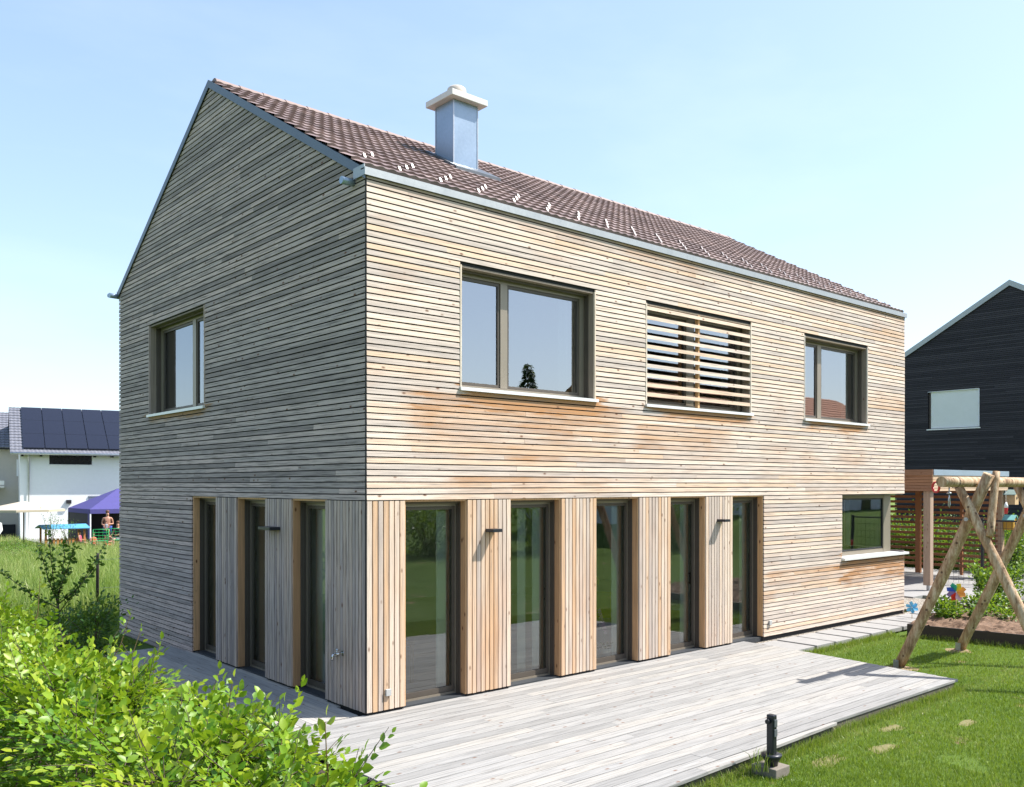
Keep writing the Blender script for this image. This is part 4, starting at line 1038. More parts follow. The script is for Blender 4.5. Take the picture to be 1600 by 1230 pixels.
for i, (fx, fy) in enumerate(((7.62, -2.33), (9.75, -2.3), (7.7, -4.5))):
    mb = MB(); vs = [(fx, fy, -.117)]; n = 14
    for k in range(n): a = 2*pi*k/n; r = random.uniform(.18, .30); vs.append((fx+r*math.cos(a), fy+r*math.sin(a), -.131))
    mb.add(vs, [(0, k+1, (k+1) % n+1) for k in range(n)]); tag(mb.build('soil', plain('dry soil', (.25, .18, .10), .95, var=.3, scale=20, bump=.8)), kind='structure')
mb = MB()
for (px, py, r) in ((7.4, -5.0, .2), (5.25, -4.25, .22), (3.6, -4.1, .26), (4.4, -3.8, .25), (2.8, -3.95, .3)):
    n = 12; o = len(mb.v); vs = [(px, py, -.122)]
    for k in range(n): a = 2*pi*k/n; rr = r*random.uniform(.6, 1); vs.append((px+rr*math.cos(a)*1.1, py+rr*math.sin(a)*.45, -.131))
    mb.add(vs, [(0, k+1, (k+1) % n+1) for k in range(n)])
tag(mb.build('soil', plain('pale soil', (.17, .155, .06), .95, var=.3, scale=20, bump=.8)), kind='structure')

# ================================================================ RAISED BED
bed = thing('raised_bed', (11.3, -2.5, -.12), 'vegetable bed with dark brown edging beside the swing', 'garden bed')
BA, BB, BC, BD = Vector((10.45, -1.15, 0)), Vector((11.10, -5.1, 0)), Vector((15.2, -4.8, 0)), Vector((14.55, -.95, 0))
mb = MB()
for p, q in ((BA, BB), (BB, BC), (BC, BD), (BD, BA)): 
    d = (q-p).normalized(); mb.beam(p-d*.015+Vector((0, 0, -.03)), q-d*.021+Vector((0, 0, -.03)), .035, .25)
mb.build('edging', M['cortenn'], bed)
mb = MB(); nx, ny = 60, 60; vs = []
for j in range(ny+1):
    for i in range(nx+1):
        p = BA.lerp(BD, i/nx).lerp(BB.lerp(BC, i/nx), j/ny); vs.append((p.x, p.y, .03+.022*math.sin(p.x*9+p.y*3)*math.sin(p.y*7)+random.uniform(0, .075)+.12*math.sin(pi*i/nx)))
mb.add(vs, [(j*(nx+1)+i, (j+1)*(nx+1)+i, (j+1)*(nx+1)+i+1, j*(nx+1)+i+1) for j in range(ny) for i in range(nx)], None, False); mb.build('bed_soil', M['soil'], bed)
labs = ['tall bean plant climbing a brown stake behind the coloured pinwheel', 'low leafy salad plant at the left corner of the bed', 'bushy bean plant right of the leaning log in the bed', 'small seedling clump in front of the bean stakes',
        'leafy potato plant at the front edge of the bed', 'tall thin bean plant at the back of the bed', 'broad green vegetable plant in the middle of the bed', 'green sprouting plant near the bed edging by the log foot']
specs = [(at(1507, 960, 17.8), 1.0, .17, 420), (at(1456, 966, 16.6), .32, .26, 320), (at(1553, 955, 18.2), .95, .40, 800), (at(1492, 982, 16.3), .22, .2, 220), (at(1530, 988, 16.1), .25, .25, 260), (at(1585, 945, 18.6), 1.0, .42, 800), (at(1570, 972, 17.0), .4, .34, 420), (at(1528, 975, 17.2), .35, .3, 380)]
for (q, h, r, nl), lab in zip(specs, labs):
    q = Vector((min(max(q.x, 10.8), 14.4), min(max(q.y, -4.6), -1.25), .10)); shrub('vegetable_plant', q, h, r, nl, .07, lab, 'plant', 'shrub', 'plants in the raised bed', stems=5, leafw=.7)
extra = [(1470, 962, 17.0, .3, .22, 'small bean plant left of the pinwheel stick in the bed'), (1540, 968, 16.9, .35, .28, 'leafy beet plant under the leaning log in the bed'), (1598, 965, 17.6, .6, .35, 'tall leafy plant at the right picture edge in the bed'),
         (1515, 950, 18.4, .6, .25, 'slender plant behind the pinwheel at the back of the bed'), (1478, 978, 16.2, .2, .2, 'low seedling at the bed edging left of the middle log'), (1575, 990, 16.0, .22, .25, 'low spreading plant beside the orange plant label'), (1545, 985, 16.4, .25, .22, 'small green plant right of the middle log foot')]
for (u, v_, D, h, r, lab) in extra:
    q = at(u, v_, D); q = Vector((min(max(q.x, 10.8), 14.4), min(max(q.y, -4.6), -1.25), .10)); shrub('vegetable_plant', q, h, r, 300, .06, lab, 'plant', 'shrub', 'plants in the raised bed', stems=5, leafw=.7)
for i, (u, D, h, lab) in enumerate(((1506, 19.2, 1.1, 'brown wooden stake in the bed behind the coloured pinwheel'), (1541, 19.4, 1.55, 'tall dark stake in the bed right of the middle log'), (1578, 19.6, 1.2, 'pale stake with red cap at the right of the bed'))):
    q = at(u, 960, D-1.4); q.z = .05; q.y = min(q.y, -1.2)
    s = thing('plant_stake', q, lab, 'stake'); mb = MB(); mb.beam(q, q+Vector((0, 0, h)), .03, .03); mb.build('stick', M['lightwood'] if i == 2 else M['bark'], s)
    if i == 2: mb = MB(); mb.tube([q+Vector((0, 0, h-.1)), q+Vector((0, 0, h+.03))], .03, 8); mb.build('cap', M['red'], s)
mb = MB(); q = at(1570, 985, 17.3); q.x = 11.8; mb.beam((q.x, q.y, .05), (q.x, q.y, .17), .03, .012); mb.box(q.x-.03, q.x+.03, q.y-.01, q.y+.01, .13, .18); tag(mb.build('plant_label', M['orange'], loc=(q.x, q.y, .05)), 'small orange plant label stuck in the bed soil', 'plant label')

def pinwheel(hub, r, base_z, mats, label, n=8):
    t = thing('pinwheel', (hub.x, hub.y, base_z), label, 'pinwheel', None)
    mb = MB(); mb.tube([(hub.x, hub.y, base_z-.03), hub], .006, 6); mb.build('stick', M['lightwood'], t)
    cd = (Vector(cam.location)-hub); cd.z = 0; cd.normalize(); sd_ = cd.cross(Vector((0, 0, 1)))
    hb = hub+cd*.02
    for k in range(n):
        a = 2*pi*k/n+.2; d = sd_*math.cos(a)+Vector((0, 0, 1))*math.sin(a); p = sd_*math.cos(a+pi/2)+Vector((0, 0, 1))*math.sin(a+pi/2)
        mb = MB(); mb.add([hb, hb+d*r*.50+p*r*.42+cd*.03, hb+d*r+p*r*.25+cd*.01, hb+d*r*.85-p*r*.15-cd*.01, hb+d*r*.35-p*r*.10], [(0, 1, 2), (0, 2, 3), (0, 3, 4)])
        o = mb.build('petal', M[mats[k % len(mats)]], t); m = o.modifiers.new('s', 'SOLIDIFY'); m.thickness = .002
    mb = MB(); mb.tube([hb, hb+cd*.02], .012, 8); mb.build('hub', M['ceramic'], t)
h = at(1494, 925, 16.2); pinwheel(h, .17, .05, ['pw_b', 'pw_g', 'pw_y', 'pw_o', 'pw_o', 'pw_p', 'pw_r', 'pw_v'], 'rainbow-coloured pinwheel standing in the raised bed')
h = at(1425, 949, 17.3); pinwheel(h, .12, -.12, ['pw_c'], 'light blue pinwheel beside the house corner', 6)

# ================================================================ CARPORT
cp = thing('carport', (17, 1.2, -.1), 'flat-roofed timber carport with larch fascia and slat screen behind the house', 'carport')
X0, X1, Y0, Y1 = 16.75, 21.45, 1.22, 6.5
mb = MB(); z = 2.41
while z < 2.80:
    mb.box(X0+.02, X1, Y0-.022, Y0, z+.004, z+.066); mb.box(X0-.002, X0+.02, Y0, Y1, z+.004, z+.066) if False else None; z += .07
mb.build('fascia', M['carport'], cp)
mb = MB(); z = 2.41
while z < 2.80: mb.box(X0-.022, X0, Y0-.02, Y1, z+.004, z+.066); z += .07
mb.build('fascia', M['carport_shade'], cp)
mb = MB(); mb.box(X0+.001, X1-.02, Y0+.001, Y1, 2.43, 2.85); mb.build('roof', M['brownwood'], cp)
mb = MB(); mb.box(X0+.03, X1+.03, Y0-.04, Y0-.025, 2.80, 2.94); mb.box(X0+.03, X1+.03, Y0-.0245, Y1, 2.90, 2.935); mb.build('edge_flashing', M['zinc'], cp)
mb = MB(); mb.box(X0-.04, X0-.024, Y0-.04, Y1, 2.80, 2.94); mb.build('edge_board', M['carport_shade'], cp)
for (x, y, w_) in ((16.86, 1.35, .085), (21.3, 1.35, .085), (16.9, 6.3, .085), (21.3, 6.3, .085)):
    mb = MB(); mb.box(x-w_, x+w_, y-w_, y+w_, .10, 2.43); pz = mb.build('post', M['post'], cp); mb = MB(); mb.box(x-.03, x+.03, y-.03, y+.03, -.1, .10); mb.build('post_foot', M['steel'], pz)
sc_ = MB(); z = .22
sx_ = 21.0
while z < 2.38: sc_.box(sx_, sx_+.022, 1.30, 6.2, z, z+.074); z += .151
sc_.build('slat_screen', M['brownwood'], cp)
for y in (2.28, 3.45, 4.7, 1.5):
    mb = MB(); mb.box(sx_+.023, sx_+.10, y-.035, y+.035, 0, 2.43)
    if y == 3.45: mb = MB(); mb.box(sx_-.12, sx_-.001, y-.07, y+.07, .0, 2.43)
    mb.build('screen_post', M['brownwood'], cp)

# ---- nesting boxes on the right carport post
def nest(loc, s, wallm, roofm, label):
    t = thing('nesting_box', loc, label, 'nesting box'); x, y, z = loc
    mb = MB(); mb.box(x-s*.5, x+s*.5, y-s*.5, y+s*.5, z, z+s*1.1); mb.add([(x-s*.5, y-s*.5, z+s*1.1), (x+s*.5, y-s*.5, z+s*1.1), (x+s*.5, y+s*.5, z+s*1.1), (x-s*.5, y+s*.5, z+s*1.1), (x, y-s*.5, z+s*1.5), (x, y+s*.5, z+s*1.5)], [(0, 1, 4), (2, 3, 5), (1, 2, 5, 4), (3, 0, 4, 5)])
    bd = mb.build('box', M[wallm], t)
    mb = MB(); mb.beam((x-s*.38, y-s*.62, z+s*1.30), (x-s*.38, y+s*.62, z+s*1.30), .02, s*.98, up=(-.75, 0, 1)); mb.beam((x+s*.38, y-s*.62, z+s*1.30), (x+s*.38, y+s*.62, z+s*1.30), .02, s*.98, up=(.75, 0, 1)); 
    mb = MB(); mb.hexa([(x-s*.7, y-s*.62, z+s*1.0), (x, y-s*.62, z+s*1.52), (x, y+s*.62, z+s*1.52), (x-s*.7, y+s*.62, z+s*1.0)], [(x-s*.7, y-s*.62, z+s*1.08), (x, y-s*.62, z+s*1.6), (x, y+s*.62, z+s*1.6), (x-s*.7, y+s*.62, z+s*1.08)])
    mb.hexa([(x+.001, y-s*.62, z+s*1.52), (x+s*.7, y-s*.62, z+s*1.0), (x+s*.7, y+s*.62, z+s*1.0), (x+.001, y+s*.62, z+s*1.52)], [(x+.001, y-s*.62, z+s*1.6), (x+s*.7, y-s*.62, z+s*1.08), (x+s*.7, y+s*.62, z+s*1.08), (x+.001, y+s*.62, z+s*1.6)])
    mb.build('box_roof', M[roofm], t)
    mb = MB(); mb.tube([(x, y-s*.5, z+s*.7), (x, y-s*.5-.008, z+s*.7)], s*.14, 12); mb.build('entrance', M['gasket'], bd)
    return t
M['ochre'] = plain('ochre paint', (.50, .27, .03), .6); M['teal'] = plain('teal paint', (.18, .42, .40), .6); M['greygreen'] = plain('grey-green paint', (.20, .28, .25), .7)
nest((21.4, 1.12, 1.32), .26, 'ochre', 'teal', 'ochre nesting box with pale teal roof on the carport post')
nest((21.45, 1.10, 2.02), .26, 'lightwood', 'greygreen', 'wooden nesting box with grey-green roof above the ochre one')
q = at(1572, 795, 20.5); t = thing('lantern', q, 'small red and white lantern hanging below the nesting box', 'lantern')
mb = MB(); mb.lathe(q-Vector((0, 0, .12)), [(.035, 0), (.04, .14), (.02, .20), (.005, .24)], 12); mb.build('shade', M['red'], t); mb = MB(); mb.lathe(q-Vector((0, 0, -.022)), [(.043, 0), (.043, .05), (.01, .13)], 12); mb.tube([q+Vector((0, 0, .12)), q+Vector((-.02, 0, .42))], .004, 5); mb.build('cap', M['ceramic'], t)

# ---- mesh fence with dark rail
mf = thing('mesh_fence', (15.2, -1, -.1), 'dark double-rod mesh fence right of the carport', 'fence')
mb = MB(); fx = 19.2
for z in np.arange(.05, 1.63, .2): mb.box(fx, fx+.008, -4, 1.9, z, z+.008)
mb.box(fx-.02, fx+.02, -4, 1.9, 1.62, 1.66)
for y in np.arange(-4, 1.9, .13): mb.box(fx+.0085, fx+.014, y, y+.006, -.1, 1.62)
mb.build('mesh', M['anthracite'], mf)
mb = MB()
for y in (-4, -1.5, 1.0): mb.box(fx-.03, fx+.03, y-.03, y+.03, -.12, 1.70)
mb.build('posts', M['anthracite'], mf)

# ---- hedge of shrubs behind the screen
def big_shrub(x, y, z, h, r, n, leaf, label, mat='shrub', group='shrubs growing behind the slat screen'):
    return shrub('shrub', (x, y, z), h, r, n, leaf, label, 'shrub', mat, group, stems=12, flat=.8)
sl = ['dense green shrub behind the left part of the slat screen', 'light green shrub behind the middle of the slat screen', 'leafy green shrub behind the right part of the slat screen', 'large green shrub behind the mesh fence beside the carport', 'tall bushy shrub at the right edge behind the mesh fence', 'dark green shrub low behind the mesh fence', 'pale flowering shrub behind the slat screen by the post']
for i, (x, y, h) in enumerate(((23.6, 5.4, 1.25), (23.3, 3.6, 1.2), (23.3, 2.0, 1.25), (22.8, .4, 1.5), (22.6, -1.2, 1.6), (21.4, -.4, 1.0), (23.9, 4.5, 1.3))):
    big_shrub(x, y, gz(x, y), h, 1.15, 5200, .085, sl[i])

# ================================================================ DARK TIMBER HOUSE (right)
dx, dyr, de = 30.0, 4.25, 7.42
dh = thing('dark_house', (dx, dyr, .9), 'black-stained timber house with gable roof and white roller shutter', 'house')
mb = MB(); z = .6; y0_, y1_ = dyr-4.28, dyr+4.28; rz_ = de+4.28*.575
def dspan(z): 
    k = max(0, (z-de)/.575); return y0_+k, y1_-k
wy0, wy1, wz0, wz1 = 5.30, 7.22, 4.76, 6.20
while z < rz_-.08:
    a0, b0 = dspan(z+.006); a1, b1 = dspan(z+.064)
    iv = [(a0, b0)]
    if z+.064 > wz0 and z+.006 < wz1: iv = subtract(iv, wy0, wy1)
    for (s, e) in iv:
        for (p, q) in split_iv(s, e, 2.5, 5):
            pa = a1 if abs(p-a0) < 1e-6 else p; qb = b1 if abs(q-b0) < 1e-6 else q
            j = random.uniform(-.002, .002)
            mb.add([(dx+j, p, z+.006), (dx+j+.006, pa, z+.064), (dx+.03, pa, z+.064), (dx+.03, p, z+.006), (dx+j, q, z+.006), (dx+j+.006, qb, z+.064), (dx+.03, qb, z+.064), (dx+.03, q, z+.006)],
                   [(0, 1, 2, 3), (7, 6, 5, 4), (0, 4, 5, 1), (1, 5, 6, 2), (2, 6, 7, 3), (3, 7, 4, 0)])
    z += .0696
mb.build('cladding', M['blacktimber'], dh)
mb = MB(); panels('y', y0_+.05, y1_-.05, .4, de, dx+.04, dx+.3, [(wy0, wy1, wz0, wz1)], mb)
mb.add([(dx+.04, y0_+.05, de), (dx+.04, y1_-.05, de), (dx+.04, dyr, rz_-.03), (dx+.3, y0_+.05, de), (dx+.3, y1_-.05, de), (dx+.3, dyr, rz_-.03)], [(0, 2, 1), (3, 4, 5), (0, 3, 5, 2), (1, 2, 5, 4), (0, 1, 4, 3)])
mb.box(dx+.3, dx+11, y0_+.05, y1_-.05, .4, de-.01); mb.build('wall', M['blacktimber'], dh)
mb = MB()
for s, ye in ((1, y0_), (-1, y1_)):
    L1 = [(dx-.04, ye-.12*s, de-.07), (dx+11.1, ye-.12*s, de-.07), (dx+11.1, dyr, rz_), (dx-.04, dyr, rz_)]; L2 = [(a, b, c+.17) for a, b, c in L1]
    if s < 0: L1, L2 = L1[::-1], L2[::-1]
    mb.hexa(L1, L2)
mb.build('roof', M['greytile'], dh)
mb = MB()
for s, ye in ((1, y0_), (-1, y1_)):
    L1 = [(dx-.06, ye-.12*s, de-.08), (dx-.0405, ye-.12*s, de-.08), (dx-.0405, dyr, rz_-.01), (dx-.06, dyr, rz_-.01)]; L2 = [(a, b, c+.21) for a, b, c in L1]
    if s < 0: L1, L2 = L1[::-1], L2[::-1]
    mb.hexa(L1, L2)
mb.build('verge_flashing', M['zincd'], dh)
mb = MB(); mb.box(dx-.03, dx+.1, wy0-.04, wy1+.04, wz0-.06, wz0-.02); wn = MB(); wn.box(dx+.10, dx+.14, wy0, wy1, wz0, wz1); wo_ = wn.build('window', M['brownd'], dh); mb.build('sill', M['sill'], wo_)
mb = MB(); z = wz0
while z < wz1-.02: mb.hexa([(dx+.062, wy1-.1, z), (dx+.062, wy0+.02, z), (dx+.08, wy0+.02, z), (dx+.08, wy1-.1, z)], [(dx+.052, wy1-.1, z+.034), (dx+.052, wy0+.02, z+.034), (dx+.08, wy0+.02, z+.034), (dx+.08, wy1-.1, z+.034)]); z += .037
mb.build('roller_shutter', M['shutter'], wo_)
mb = MB(); mb.box(dx-.02, dx+.09, wy0, wy0+.015, wz0, wz1); mb.box(dx-.02, dx+.09, wy0, wy1, wz1-.015, wz1); mb.build('window_trim', M['shutter'], wo_)

# ================================================================ LEFT BACKGROUND
gb = -.62
wh = thing('white_house', (6.8, 47.3, gb), 'white rendered house with solar panels on its grey tiled roof', 'house')
mb = MB(); panels('x', 6.8, 20, gb-.2, 4.5, 47.3, 47.6, [(8.25, 10.45, 3.72, 4.34), (12.1, 14.2, 3.72, 4.34), (10.25, 14.6, gb-.3, 1.85)], mb)
mb.box(6.8, 7.1, 47.6, 56, gb-.2, 4.5); mb.box(7.1, 20, 55.7, 56, gb-.2, 4.5)
mb.add([(6.8, 47.3, 4.5), (6.8, 56, 4.5), (6.8, 51.7, 7.1), (7.0, 47.3, 4.5), (7.0, 56, 4.5), (7.0, 51.7, 7.1)], [(0, 2, 1), (3, 4, 5), (0, 3, 5, 2), (1, 2, 5, 4), (0, 1, 4, 3)])
mb.build('wall', M['render'], wh)
mb = MB(); mb.box(7.1, 20, 47.6, 55.7, -.6, -.55); mb.box(7.1, 20, 50, 50.1, -.5, 4.4); mb.build('interior', M['darkc'], wh)
rt, _, _ = roof_tiles(6.3, 20.3, 46.72, 4.34, 51.8, 7.20, 'roof', M['greytile'], .2, .36); wr = rt.build('roof', M['greytile'], wh)
mb = MB(); mb.hexa([(6.3, 46.74, 4.24), (20.3, 46.74, 4.24), (20.3, 51.8, 7.08), (6.3, 51.8, 7.08)], [(6.3, 46.74, 4.33), (20.3, 46.74, 4.33), (20.3, 51.8, 7.17), (6.3, 51.8, 7.17)])
mb.hexa([(6.3, 51.801, 7.08), (20.3, 51.801, 7.08), (20.3, 56.6, 4.5), (6.3, 56.6, 4.5)], [(6.3, 51.801, 7.2), (20.3, 51.801, 7.2), (20.3, 56.6, 4.6), (6.3, 56.6, 4.6)]); mb.build('roof_boarding', M['darkc'], wr)
tr = (7.20-4.34)/5.08; mb = MB()
mb.tube([(6.3, 46.68, 4.30), (20.3, 46.68, 4.30)], .075, 10); mb.build('gutter', M['steel'], wr)
mb = MB(); x = 6.9
while x < 20: mb.box(x-.06, x+.06, 46.8, 47.29, 4.15, 4.25); x += .92
mb.build('rafter_ends', M['darkc'], wr)
mb = MB(); mb.tube([(7.2, 46.74, 4.24), (7.22, 47.1, 4.0), (7.22, 47.22, 3.8), (7.22, 47.22, gb)], .05, 8); mb.build('downpipe', M['steel'], wh)
pvf = None; first = True
for r_ in range(3):
    for c_ in range(12):
        x0 = 6.95+c_*1.10; ya = 47.0+r_*1.54; yb_ = ya+1.52; za = 4.34+(ya-46.72)*tr+.10; zb_ = 4.34+(yb_-46.72)*tr+.10
        if first:
            mb = MB(); mb.hexa([(x0, ya, za), (x0+1.06, ya, za), (x0+1.06, yb_, zb_), (x0, yb_, zb_)], [(x0, ya, za+.05), (x0+1.06, ya, za+.05), (x0+1.06, yb_, zb_+.05), (x0, yb_, zb_+.05)]); pvf = mb.build('solar_panel', M['pv'], wr); first = False; b0 = (x0, ya, za)
        else:
            o = pvf.copy(); C.objects.link(o); o.parent = wr; o.location = (x0-b0[0], ya-b0[1], za-b0[2])
for (a, b) in ((8.25, 10.45), (12.1, 14.2)):
    mb = MB(); mb.box(a+.001, b-.001, 47.36, 47.40, 3.721, 4.339); o = mb.build('window', M['darkglass'], wh); mb = MB(); mb.box(a-.05, b+.05, 47.24, 47.299, 3.66, 3.715); mb.build('sill', M['sill'], o)
mb = MB(); mb.box(10.9, 14.6, 47.36, 47.42, gb, 1.84); pdr = mb.build('glass_door', M['darkglass'], wh); mb = MB(); mb.box(10.25, 10.9, 47.32, 47.37, gb, 1.85); mb.box(10.26, 14.6, 47.24, 47.299, 1.85, 1.92); mb.build('door_frame', M['steel'], pdr)
q = at(127, 785, 49.5); mb = MB(); mb.box(q.x-.13, q.x+.13, 47.1, 47.299, q.z-.1, q.z+.1); mb.build('wall_lamp', M['darkc'], wh)

gh = thing('grey_roof_house', (0, 53, -.6), 'cream house with grey tiled roof left of the white house', 'house')
mb = MB(); mb.box(-8, 7.9, 53, 61, -.9, 4.9); mb.build('wall', M['cream'], gh)
rt, _, _ = roof_tiles(-8.3, 8.0, 52.4, 4.75, 57, 7.15, 'roof', M['greytile'], .22, .36); rr_ = rt.build('roof', M['greytile'], gh)
mb = MB(); mb.hexa([(-8.3, 52.42, 4.65), (8, 52.42, 4.65), (8, 57, 7.05), (-8.3, 57, 7.05)], [(-8.3, 52.42, 4.74), (8, 52.42, 4.74), (8, 57, 7.12), (-8.3, 57, 7.12)]); mb.hexa([(-8.3, 57.01, 7.05), (8, 57.01, 7.05), (8, 61.5, 4.7), (-8.3, 61.5, 4.7)], [(-8.3, 57.01, 7.15), (8, 57.01, 7.15), (8, 61.5, 4.8), (-8.3, 61.5, 4.8)]); mb.build('roof_boarding', M['darkc'], rr_)
def wz(v): return 2.5567+(763.87-v)/1395.36*56
a = at(12, 740, 56).x; mb = MB(); mb.box(a, a+1.3, 52.9, 52.999, wz(751), wz(726)); o = mb.build('window', M['shutter'], gh); mb = MB(); mb.box(a+.12, a+1.2, 52.87, 52.899, wz(749), wz(740)); mb.box(a+.12, a+1.2, 52.87, 52.899, wz(738), wz(728)); mb.build('pane', M['pv'], o)
mb = MB(); mb.box(-8, 7, 51.5, 52.99, wz(768), wz(766)); mb.box(-8, 7, 51.5, 51.6, wz(764), wz(758)); mb.build('balcony', M['sill'], gh)
mb = MB(); mb.box(-8, 7.6, 52.9, 52.99, -.9, wz(823)); mb.build('garage_opening', M['darkc'], gh)

wh.rotation_euler.z = -0.19; gh.rotation_euler.z = -0.19
# parasol
q = at(37, 790, 41.5); g0 = gz(q.x, q.y)
ps = thing('parasol', (q.x, q.y, g0), 'large cream parasol in the neighbouring garden', 'parasol')
mb = MB(); n = 8; R_ = 1.75; ze, zt = at(37, 796, 41.5).z, at(37, 783, 41.5).z
vs = [(q.x, q.y, zt)]
for k in range(n): a = 2*pi*k/n+.4; vs.append((q.x+R_*math.cos(a), q.y+R_*math.sin(a), ze))
for k in range(n): a = 2*pi*k/n+.4; vs.append((q.x+R_*math.cos(a), q.y+R_*math.sin(a), ze-.10))
mb.add(vs, [(0, k+1, (k+1) % n+1) for k in range(n)]+[(k+1, k+1+n, (k+1) % n+1+n, (k+1) % n+1) for k in range(n)]); mb.build('canopy', M['canvas'], ps)
mb = MB(); mb.tube([(q.x, q.y, g0), (q.x, q.y, zt)], .03, 8)
for k in range(n): a = 2*pi*k/n+.4; mb.tube([(q.x, q.y, zt-.05), (q.x+R_*math.cos(a)*.98, q.y+R_*math.sin(a)*.98, ze-.01)], .012, 4)
mb.build('pole', M['bark'], ps)
# white van behind the parasol
q = at(3, 815, 49); g0 = gz(q.x, q.y); vn = thing('parked_van', (q.x, q.y, g0), 'white van parked at the far left edge', 'van')
mb = MB(); vx, vy = q.x-4.2, q.y
prof = [(0, .35), (4.1, .35), (4.25, .6), (4.2, 1.0), (3.6, 1.15), (3.0, 1.85), (2.7, 1.95), (0.05, 1.95), (0, 1.8)]
vs = [(vx+a, vy, g0+b) for a, b in prof]+[(vx+a, vy+1.8, g0+b) for a, b in prof]; n = len(prof)
mb.add(vs, [tuple(range(n)), tuple(range(2*n-1, n-1, -1))]+[((k+1) % n, k, k+n, (k+1) % n+n) for k in range(n)]); mb.build('body', M['render'], vn, bevel=.04)
for xx in (.8, 3.4):
    mb = MB(); mb.tube([(vx+xx, vy-.02, g0+.33), (vx+xx, vy+.2, g0+.33)], .33, 18); mb.build('wheel', M['darkc'], vn)
mb = MB(); mb.add([(vx+2.3, vy-.006, g0+1.2), (vx+3.35, vy-.006, g0+1.2), (vx+2.95, vy-.006, g0+1.7), (vx+2.3, vy-.006, g0+1.7)], [(0, 1, 2, 3)]); mb.build('side_window', M['darkglass'], vn)

# violet party tent
q = at(139, 797, 46); tx0, ty0 = q.x+.05, q.y; te = q.z-.0; g0 = gz(tx0, ty0)
tent = thing('party_tent', (tx0+2, ty0+2, g0), 'violet pop-up garden tent beside the white house', 'tent')
mb = MB(); cxn, cyn = tx0+2, ty0+2; ap = te+1.1
cr = [(tx0, ty0), (tx0+4, ty0), (tx0+4, ty0+4), (tx0, ty0+4)]
vs = [(cxn, cyn, ap)]+[(x, y, te+.03) for x, y in cr]+[(x, y, te-.20) for x, y in cr]
mb.add(vs, [(0, k+1, (k+1) % 4+1) for k in range(4)]+[(k+1, k+5, (k+1) % 4+5, (k+1) % 4+1) for k in range(4)]); mb.build('canopy', M['tent'], tent)
mb = MB(); mb.box(tx0+.03, tx0+.05, ty0+.5, ty0+4, g0, te-.2); mb.box(tx0, tx0+4, ty0+3.97, ty0+3.99, g0, te-.2); mb.build('side_wall', M['darkc'], tent)
for x, y in cr:
    sx2 = .03 if x == tx0 else -.03; mb = MB(); mb.box(x+sx2-.03, x+sx2+.03, y-.03+.04, y+.03+.04, g0, te); mb.build('pole', M['tentpole'], tent)
mb = MB(); mb.box(tx0-.02, tx0+.02, ty0+.08, ty0+.32, g0+.3, te-.18); mb.build('tied_curtain', M['tent'], tent)
mb = MB(); a = at(120, 852, 45); mb.box(a.x-.9, a.x+7, 39.2, 47.2, gz(8, 42)-.02, gz(8, 42)+.06); tag(mb.build('pavement', M['slab']), kind='structure')

